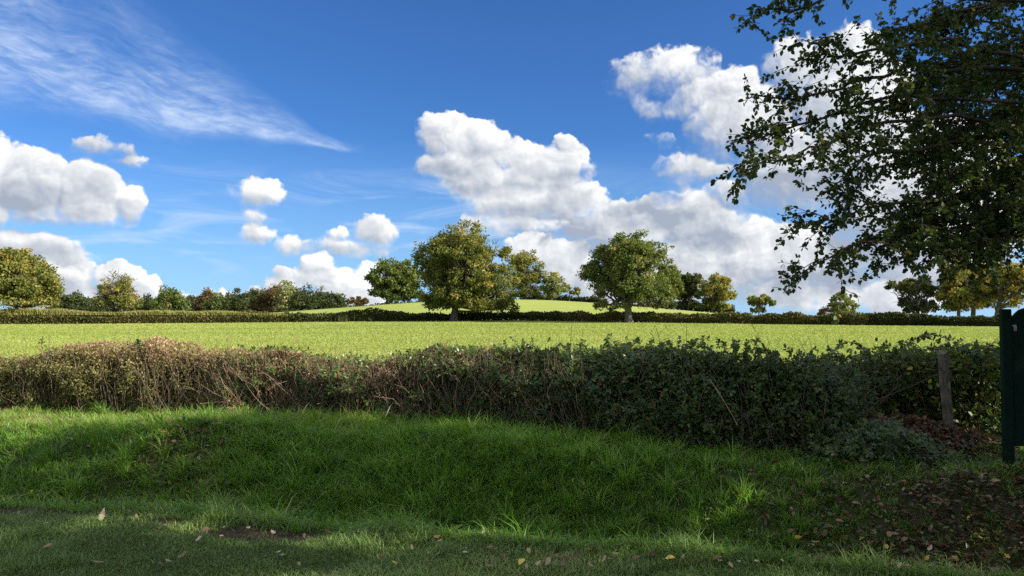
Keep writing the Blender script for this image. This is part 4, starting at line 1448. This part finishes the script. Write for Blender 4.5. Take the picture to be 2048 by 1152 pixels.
def post(name, label, cat, foot, top, w, d, mat, yaw=0.0, group=None, slope=0.02, bury=0.3):
    """a sawn post from foot to top with chamfered edges, slightly crooked and with a worn top"""
    foot, top = np.array(foot, float), np.array(top, float)
    bm = bmesh.new()
    rings = []
    nr = 9
    for k in range(nr):
        s = k / (nr - 1)
        c_ = foot + (top - foot) * s
        if k == 0:
            c_ = foot - (top - foot) / np.linalg.norm(top - foot) * bury
        wob = rng.normal(0, 0.003, 2)
        ch = 0.14 * w
        ring = []
        for (a, b) in ((-1, -1), (1, -1), (1, 1), (-1, 1)):
            for (da, db) in (((ch, 0), (0, ch)) if a * b < 0 else ((0, ch), (ch, 0))):
                x = a * (w / 2 - da) + wob[0]
                y = b * (d / 2 - db) + wob[1]
                xr, yr = x * math.cos(yaw) - y * math.sin(yaw), x * math.sin(yaw) + y * math.cos(yaw)
                dz = (x * slope / w * 2 + rng.normal(0, 0.003)) if k == nr - 1 else 0
                ring.append(bm.verts.new((c_[0] + xr, c_[1] + yr, c_[2] + dz)))
        rings.append(ring)
    for k in range(nr - 1):
        for q in range(8):
            bm.faces.new((rings[k][q], rings[k][(q + 1) % 8], rings[k + 1][(q + 1) % 8], rings[k + 1][q]))
    bm.faces.new(rings[-1])
    bmesh.ops.recalc_face_normals(bm, faces=bm.faces[:])
    me = bpy.data.meshes.new(name)
    bm.to_mesh(me); bm.free()
    me.materials.append(mat)
    o = bpy.data.objects.new(name, me)
    COL.objects.link(o)
    return tag(o, label, cat, group)


reseed(37)
f0, t0 = at(1899, 868, 8.05), at(1885, 704, 7.95)
post('leaning_post', 'weathered grey wooden fence post leaning left beside the leaf heap', 'post', f0, t0, 0.074, 0.085, OLDWOOD, R(38))
q = at(795, 742, 10.25)
post('stump_post', 'pale top of an old fence post poking out of the hedge left of centre', 'post', (q[0], 10.25, float(ground_z(q[0], 10.25))), at(795, 724, 10.25), 0.075, 0.075, OLDWOOD, R(20))

GP = at(2018, 948, 7.1)
gz = float(ground_z(GP[0], GP[1]))
gp = thing('gate_post', 'dark green painted square gate post at the right edge', 'post', (GP[0], GP[1], gz))
pz = at(2014, 618, 7.1)[2]
o = box_obj('post', gp, GREEN, (-0.046, -0.025, -0.4), (0.046, 0.030, pz - gz), bevel=0.008)
o.name = 'shaft'
gate = thing('garden_gate', 'dark green gate of upright boards cut by the right edge', 'gate', (GP[0] + 0.062, GP[1] + 0.0, gz))
for k in range(7):
    x0 = 0.002 + k * 0.128
    bt = pz - gz - 0.06 + 0.05 * math.sin(k * 0.45)
    bm = bmesh.new()
    w_ = 0.122
    pr = [(x0, 0.20), (x0 + w_, 0.20), (x0 + w_, bt + 0.07), (x0 + w_ * 0.6, bt + 0.055), (x0 + w_ * 0.25, bt + 0.02), (x0, bt - 0.02)]
    fr = [bm.verts.new((x, 0.0, z)) for x, z in pr]
    bk = [bm.verts.new((x, 0.024, z)) for x, z in pr]
    bm.faces.new(fr); bm.faces.new(bk[::-1])
    for q_ in range(6):
        bm.faces.new((fr[q_], bk[q_], bk[(q_ + 1) % 6], fr[(q_ + 1) % 6]))
    bmesh.ops.recalc_face_normals(bm, faces=bm.faces[:])
    me = bpy.data.meshes.new('board'); bm.to_mesh(me); bm.free(); me.materials.append(GREEN)
    o = bpy.data.objects.new('board', me); COL.objects.link(o); o.parent = gate
for z0 in (0.34, 0.82, 1.26):
    box_obj('rail', gate, GREEN, (0.0, 0.026, z0), (0.90, 0.066, z0 + 0.09), bevel=0.004)
latch = box_obj('latch', gate, METAL, (0.006, -0.012, 1.255), (0.036, -0.002, 1.315), bevel=0.003)
box_obj('latch_bar', latch, METAL, (-0.040, -0.010, 1.300), (0.005, -0.004, 1.310), bevel=0.002)

# ------------------------------------------------------------------ dead leaves
LITTER = leaf_mat("dead_leaf", [(0.0, (0.060, 0.036, 0.020)), (0.4, (0.13, 0.070, 0.035)), (0.7, (0.32, 0.20, 0.11)), (0.85, (0.50, 0.38, 0.25)), (0.93, (0.58, 0.46, 0.33)), (1.0, (0.72, 0.55, 0.12))], 0.22, 0.55, 0.3, (1.2, 1.0, 0.6))
OAKLEAF = []
_h = [(0.0, 0.02), (0.12, 0.04), (0.20, 0.13), (0.28, 0.09), (0.40, 0.22), (0.48, 0.13), (0.62, 0.27), (0.70, 0.16), (0.82, 0.20), (0.90, 0.12), (1.0, 0.0)]


def oak_template(curl):
    up = lambda a, b: curl * (b * b * 2.2 + 0.35 * (a - 0.5) ** 2) + 0.03 * math.sin(a * 9)
    pts = [(a, -b, up(a, b)) for a, b in _h] + [(a, b, up(a, b)) for a, b in _h] + [(a, 0, up(a, 0)) for a, b in _h]
    k = len(_h)
    fc = []
    for q in range(k - 1):
        fc.append((q, q + 1, 2 * k + q + 1, 2 * k + q))
        fc.append((2 * k + q, 2 * k + q + 1, k + q + 1, k + q))
    return tpl(pts, [fc])


def lawn_point(px, py):
    """where the ray through a pixel meets the ground"""
    d = np.array(ray(px, py))
    k = np.linspace(3.5, 14, 1400)
    P = np.array([0, 0, EYE]) + d[None] * k[:, None]
    dz = P[:, 2] - ground_z(P[:, 0], P[:, 1])
    q = int(np.argmax(dz < 0))
    return P[q]


reseed(51)
# the litter that nobody could count: ditch on the right and the heap in the hedge gap
n = 60000
X = rng.uniform(-6.5, 6.2, n); Y = rng.uniform(4.5, 9.3, n)
ok = (rng.random(n) < litter(X, Y) ** 1.3) & (np.abs(X) < 0.72 * Y + 0.2)
X, Y = X[ok], Y[ok]; n = len(X)
P = np.stack([X, Y, ground_z(X, Y) + 0.012 + 0.06 * rng.random(n)], axis=1)
D = rand_dir(n); D[:, 2] *= 0.35
N = rand_dir(n) * 0.45 + [0, 0, 1]
tint = np.clip(rng.random(n) ** 1.7 * 0.78 + (rng.random(n) > 0.97) * 0.3, 0, 1)
V, F, k = leaf_mesh(P, D, N, 0.03 + 0.05 * rng.random(n) ** 1.5, LEAF_OVATE)
o = mesh_obj("leaf_litter", V, F, LITTER, None, {'tint': np.repeat(tint, k)})
tag(o, 'brown dead leaf litter covering the shaded ditch on the right', 'leaf litter', kind='stuff')

# low dark ground cover (ivy and nettle seedlings) between the dead leaves
n = 26000
X = rng.uniform(-6.5, 6.2, n); Y = rng.uniform(4.6, 9.2, n)
ok = (rng.random(n) < np.clip(litter(X, Y) + 0.10, 0, 1) * (0.35 + fbm(X * 2.3, Y * 2.3 + 7, 2)) * (Y > Y_edge(X) + 0.1)) & (np.abs(X) < 0.72 * Y + 0.2)
X, Y = X[ok], Y[ok]; n = len(X)
P = np.stack([X, Y, ground_z(X, Y) + 0.02 + 0.07 * rng.random(n)], axis=1)
tint = np.clip(rng.random(n) * 0.75, 0, 1)
V, F, k = leaf_mesh(P, rand_dir(n) * [1, 1, 0.4], rand_dir(n) * 0.45 + [0, -0.2, 1], 0.03 + 0.03 * rng.random(n), LEAF_OVATE)
o = mesh_obj("ground_cover", V, F, BRAM, None, {'tint': np.repeat(tint, k)})
tag(o, 'low dark green ground cover plants on the ditch bank', 'ground cover', kind='stuff')

# the heap of leaves beside the leaning post
n = 5200
X = rng.normal(4.05, 0.42, n); Y = rng.normal(8.2, 0.26, n)
P = np.stack([X, Y, ground_z(X, Y) + 0.01 + 0.10 * rng.random(n)], axis=1)
D = rand_dir(n); D[:, 2] *= 0.5
V, F, k = leaf_mesh(P, D, rand_dir(n) * 0.6 + [0, -0.3, 1], 0.04 + 0.035 * rng.random(n), LEAF_OVATE)
tint = np.clip(rng.random(n) ** 1.8 * 0.62, 0, 1)
o = mesh_obj("leaf_heap", V, F, LITTER, None, {'tint': np.repeat(tint, k)})
tag(o, 'heap of dark brown dead leaves under the leaning wooden post', 'leaf heap', kind='stuff')

# single leaves lying on the grass
shapes = []
for cu in (0.35, 0.8, -0.5, 1.2):
    shapes.append(oak_template(cu))
shapes.append(LEAF_OVATE)
tones = [(0.30, 'dark brown'), (0.55, 'russet brown'), (0.78, 'tan'), (0.90, 'pale tan'), (1.0, 'yellow')]
meshes = {}


def fallen(px, py, size, shape, tone, label, group='fallen leaves lying on the grass', stand=0.25, lift=0.042):
    key = (shape, tone)
    if key not in meshes:
        V, F, k = leaf_mesh(np.array([[-0.5, 0, 0.0]]), np.array([[1.0, 0, 0]]), np.array([[0, 0, 1.0]]), np.array([1.0]), shapes[shape])
        tmp = mesh_obj("fallen_leaf", V, F, LITTER, None, {'tint': np.full(k, tones[tone][0])})
        meshes[key] = tmp.data
        bpy.data.objects.remove(tmp)
    o = bpy.data.objects.new("fallen_leaf", meshes[key])
    q = lawn_point(px, py)
    o.location = (q[0], q[1], float(ground_z(q[0], q[1])) + lift + size * 0.3 * stand)
    o.rotation_euler = (rng.normal(0, stand), rng.normal(0, stand), rng.uniform(0, 6.28))
    o.scale = (size,) * 3
    COL.objects.link(o)
    return tag(o, label, 'leaf', group)


NAMED = [
    (205, 1047, 0.115, 0, 3, 'pale tan oak leaf standing upright in the lawn, left of the bare patch', 0.9),
    (1043, 1140, 0.085, 4, 4, 'bright yellow leaf on the lawn at the bottom middle', 0.5),
    (1340, 1132, 0.08, 4, 4, 'yellow leaf at the bottom right edge of the lawn by the ditch', 0.5),
    (600, 1040, 0.085, 1, 3, 'whitish oak leaf at the lawn edge above the bare earth patch', 0.4),
    (965, 1082, 0.085, 3, 3, 'curled pale leaf alone on the middle of the lawn', 0.5),
    (398, 928, 0.09, 0, 3, 'pale oak leaf on the bank below the left hump', 0.8),
    (278, 925, 0.09, 1, 2, 'tan oak leaf pair on the dark hollow of the left bank', 0.5),
    (95, 1107, 0.09, 2, 2, 'tan curled oak leaf on the lawn near the lower left corner', 0.5),
    (445, 1068, 0.085, 4, 2, 'tan rounded leaf lying on the bare earth patch', 0.3),
    (1085, 1098, 0.075, 3, 1, 'russet curled leaf on the lawn right of the middle', 0.5),
    (1440, 1138, 0.08, 1, 3, 'pale oak leaf near the bottom edge right of the yellow leaf', 0.4),
    (238, 1148, 0.10, 1, 1, 'russet leaf at the very bottom edge, left part of the lawn', 0.5),
]
for (px, py, s, sh, to, lab, st) in NAMED:
    fallen(px, py, s * 0.85, sh, to, lab, None, st)
for k in range(285):
    r_ = rng.random()
    if r_ < 0.70:
        px, py = rng.uniform(0, 2048), rng.uniform(1030, 1150)
        if px > 1000 and rng.random() < 0.0:
            continue
        px = 2048 * (px / 2048) ** 0.7
        py = 1035 + 113 * (1 - rng.random() ** 1.5) if px > 900 else py
    else:
        px, py = rng.uniform(0, 1500), rng.uniform(880, 1010)
    to = int(rng.choice(5, p=[0.22, 0.27, 0.27, 0.17, 0.07]))
    fallen(px, py, 0.034 + 0.046 * rng.random() ** 1.4, int(rng.integers(0, 5)), to, 'small %s fallen leaf among others on the shaded grass' % tones[to][1],
           'small %s fallen leaves on the grass' % tones[to][1], 0.35)

# ------------------------------------------------------------------ the near tree whose boughs hang in from the right
NEARLEAF = leaf_mat("near_tree_leaf", [(0.0, (0.030, 0.050, 0.012)), (0.5, (0.055, 0.085, 0.020)), (0.85, (0.10, 0.13, 0.026)), (0.95, (0.24, 0.22, 0.03)), (1.0, (0.35, 0.24, 0.04))], 0.32, 0.5, 0.22)


def near_tree(name, label, foot, height, seed, limbs, reach, leaf, nleaf, extra=(), trunk=0.26, low=2.95, cat='tree'):
    reseed(seed)
    foot = np.array(foot, float)
    root = thing(name, label, cat, foot)
    tubes, shoots = [], []
    tp = curve(foot - [0, 0, 0.3], foot + np.array([-0.3, 0.1, height * 0.88]), 0, 0.12, 12)
    tubes.append(tube(tp, np.linspace(trunk * 1.25, trunk * 0.15, 12), 10))

    def bough(path, r0, dens, spread=1.0):
        """a bough with side shoots; the shoots carry the leaves"""
        n = len(path)
        tubes.append(tube(path, np.linspace(r0, r0 * 0.18 + 0.002, n), 6))
        L = np.sum(np.linalg.norm(np.diff(path, axis=0), axis=1))
        for s in np.arange(0.18, 1.0, 0.11 / L * dens):
            f = s * (n - 1)
            k = min(int(f), n - 2)
            a = path[k] + (path[k + 1] - path[k]) * (f - k)
            d = unit(path[k + 1] - path[k])
            side = unit(np.cross(d, [0, 0, 1.0])) * rng.choice([-1, 1])
            dr = unit(d * 0.8 + side * (0.5 + 0.5 * rng.random()) + np.array([0, 0, rng.normal(-0.02, 0.28)]))
            ln = (0.25 + 0.55 * rng.random()) * (1.15 - 0.7 * s) * (spread if s > 0.45 else 0.5 + 0.5 * spread)
            e = a + dr * ln + np.array([0, 0, -0.22 * ln])
            sp = curve(a, e, 0.03, 0.02, 6)
            tubes.append(tube(sp, np.linspace(0.004, 0.0014, 6), 4))
            shoots.append((sp, ln))
            for q in range(int(2 + ln * 5)):
                b = sp[rng.integers(1, 6)]
                dd = unit(dr * 0.5 + rng.normal(size=3) * 0.6)
                l2 = (0.10 + 0.16 * rng.random()) * (0.5 + 0.5 * spread)
                s2 = curve(b, b + dd * l2 + [0, 0, -0.02], 0, 0.006, 4)
                tubes.append(tube(s2, np.linspace(0.0024, 0.0012, 4), 3))
                shoots.append((s2, l2))
        shoots.append((path[-4:], 0.3))
    for (pts, r0, dens) in extra:
        K = np.array(pts)
        tt = np.linspace(0, len(K) - 1, 14)
        path = np.stack([np.interp(tt, np.arange(len(K)), K[:, c]) for c in range(3)], axis=1)
        for _ in range(2):
            path[1:-1] = (path[:-2] + 2 * path[1:-1] + path[2:]) / 4
        path[1:-1] += rng.normal(0, 0.02, (12, 3))
        bough(path, r0 * 0.62, dens, 0.72)
    for k in range(limbs):
        h = low + (height * 0.85 - low) * ((k + 0.5) / limbs)
        az = k * 2.399 + rng.normal(0, 0.3)
        f = (h - foot[2]) / (height * 0.88)
        a = tp[min(11, int(f * 11))].copy(); a[2] = h
        rr = reach * math.sin(math.pi * min(0.95, 0.30 + 0.65 * f)) * rng.uniform(0.8, 1.1)
        a[2] = max(a[2], low)
        e = a + np.array([math.cos(az) * rr, math.sin(az) * rr, rr * (0.10 + 0.35 * f) - 0.22 * (1 - f) * rr])
        e[2] = max(e[2], low - 0.15)
        path = curve(a, e, 0.22 * rr, 0.05, 12)
        bough(path, trunk * 0.18 * (1 - 0.5 * f), 1.15)
        for q in range(4):
            b = path[rng.integers(3, 9)]
            d2 = unit(e - a + rng.normal(size=3) * rr * 0.55)
            e2 = b + d2 * rr * rng.uniform(0.35, 0.6) + [0, 0, -0.1]
            e2[2] = max(e2[2], low - 0.1)
            bough(curve(b, e2, 0.05, 0.03, 8), trunk * 0.07, 1.1)
    V, F, _ = join(tubes)
    mesh_obj("trunk", V, F, TWIG, root, smooth=True)
    w = np.array([l for _, l in shoots])
    pick = rng.choice(len(shoots), nleaf, p=w / w.sum())
    u = rng.random(nleaf) ** 0.8
    P = np.empty((nleaf, 3)); D = np.empty((nleaf, 3))
    for q, k in enumerate(pick):
        s = shoots[k][0]
        f = u[q] * (len(s) - 1)
        i_ = min(int(f), len(s) - 2)
        P[q] = s[i_] + (s[i_ + 1] - s[i_]) * (f - i_)
        D[q] = s[i_ + 1] - s[i_]
    D = unit(D) * 0.5 + rand_dir(nleaf) * 0.9 + [0, 0, -0.35]
    N = rand_dir(nleaf) * 0.7 + [0, 0, 0.7]
    size = leaf * (0.65 + 0.6 * rng.random(nleaf))
    tint = np.clip(0.10 + 0.62 * rng.random(nleaf) + (rng.random(nleaf) > 0.95) * 0.35, 0, 1)
    V, F, k = leaf_mesh(P + unit(D) * 0.008, D, N, size, LEAF_OVATE, size * 1.15)
    mesh_obj("crown", V, F, NEARLEAF, root, {'tint': np.repeat(tint, k)})
    return root


def px3(pts):
    return [at(a, b, c) for a, b, c in pts]


TF = (6.3, 5.7)
near_tree('overhanging_tree', 'dark leafy tree whose boughs hang into the picture from the right', (TF[0], TF[1], float(ground_z(*TF))), 5.4, 5, 18, 3.3, 0.035, 100000, [
    (px3([(2300, 20, 5.6), (1950, -10, 5.2), (1720, -40, 5.0), (1580, 25, 4.9), (1515, 18, 4.8)]), 0.028, 1.40),
    (px3([(2300, 200, 5.6), (1980, 95, 5.2), (1800, 80, 5.0), (1690, 130, 4.9), (1635, 88, 4.8)]), 0.028, 1.22),
    (px3([(2300, 180, 5.7), (2000, 140, 5.3), (1790, 130, 5.1), (1640, 195, 5.0), (1500, 188, 4.9)]), 0.030, 1.22),
    (px3([(2300, 260, 5.7), (1980, 200, 5.3), (1760, 190, 5.1), (1600, 250, 4.9), (1495, 285, 4.8)]), 0.028, 1.22),
    (px3([(2250, 300, 5.7), (1950, 230, 5.3), (1750, 240, 5.0), (1620, 300, 4.9), (1490, 345, 4.8)]), 0.028, 1.40),
    (px3([(2250, 330, 5.7), (1980, 290, 5.4), (1800, 290, 5.2), (1700, 330, 5.1), (1690, 400, 5.1)]), 0.028, 1.05),
    (px3([(2250, 420, 5.7), (1980, 380, 5.4), (1820, 400, 5.2), (1720, 420, 5.1), (1605, 455, 5.0)]), 0.026, 1.40),
    (px3([(2250, 470, 5.7), (1990, 440, 5.3), (1800, 470, 5.1), (1700, 490, 5.0), (1600, 548, 4.9)]), 0.026, 1.57),
    (px3([(2250, 400, 5.7), (2050, 400, 5.4), (1920, 425, 5.2), (1840, 450, 5.1), (1790, 490, 5.0)]), 0.026, 0.5),
    (px3([(2300, 430, 5.6), (2100, 420, 5.3), (2000, 450, 5.1), (1930, 475, 5.0), (1880, 495, 5.0)]), 0.026, 0.5),
    (px3([(2300, 370, 5.6), (2120, 370, 5.4), (2050, 400, 5.1), (2020, 445, 5.0), (2000, 500, 5.0)]), 0.026, 0.6),
    (px3([(2350, 380, 6.2), (2150, 330, 6.0), (2030, 330, 5.9), (1930, 370, 5.8), (1860, 450, 5.7)]), 0.026, 0.4),
    (px3([(2350, 300, 6.4), (2150, 260, 6.2), (2030, 250, 6.1), (1920, 280, 6.0), (1840, 360, 5.9)]), 0.026, 0.4),
    (px3([(2350, 150, 6.4), (2150, 120, 6.2), (2030, 130, 6.1), (1920, 170, 6.0), (1820, 260, 5.9)]), 0.026, 0.4),
    (px3([(2350, 440, 6.4), (2180, 410, 6.2), (2090, 420, 6.1), (2010, 440, 6.0), (1940, 490, 5.9)]), 0.026, 0.4),
    (px3([(2300, 330, 5.9), (2100, 310, 5.6), (1980, 330, 5.5), (1900, 360, 5.4), (1830, 420, 5.3)]), 0.026, 0.45),
    (px3([(2300, 220, 5.9), (2100, 190, 5.8), (1980, 220, 5.6), (1900, 260, 5.5), (1790, 330, 5.3)]), 0.026, 0.45),
    (px3([(2300, 120, 5.9), (2100, 60, 5.8), (1980, 90, 5.6), (1900, 130, 5.5), (1800, 190, 5.3)]), 0.026, 0.45),
    (px3([(2300, 0, 5.9), (2100, -30, 5.8), (1980, 10, 5.6), (1880, 40, 5.5), (1780, 70, 5.3)]), 0.026, 0.45),
])
# its neighbours further to the right, outside the picture: their shade lies on the hedge, the ditch and the lawn
near_tree('shade_tree', 'low leafy tree outside the picture to the right, whose shade darkens the bramble thicket', (11.2, 6.1, 0.1), 6.5, 6, 24, 3.1, 0.16, 11000, (), 0.22, 3.3)
near_tree('shade_tree', 'tallest leafy tree outside the picture to the right, whose shade fills the ditch', (11.8, 2.7, 0.1), 12.0, 7, 28, 3.7, 0.17, 22000, (), 0.24, 0.8)
near_tree('shade_tree', 'leafy tree outside the picture to the right, whose shade covers the lawn', (11.5, -1.0, 0.0), 10.8, 8, 20, 3.6, 0.16, 15000, (), 0.26, 0.8)
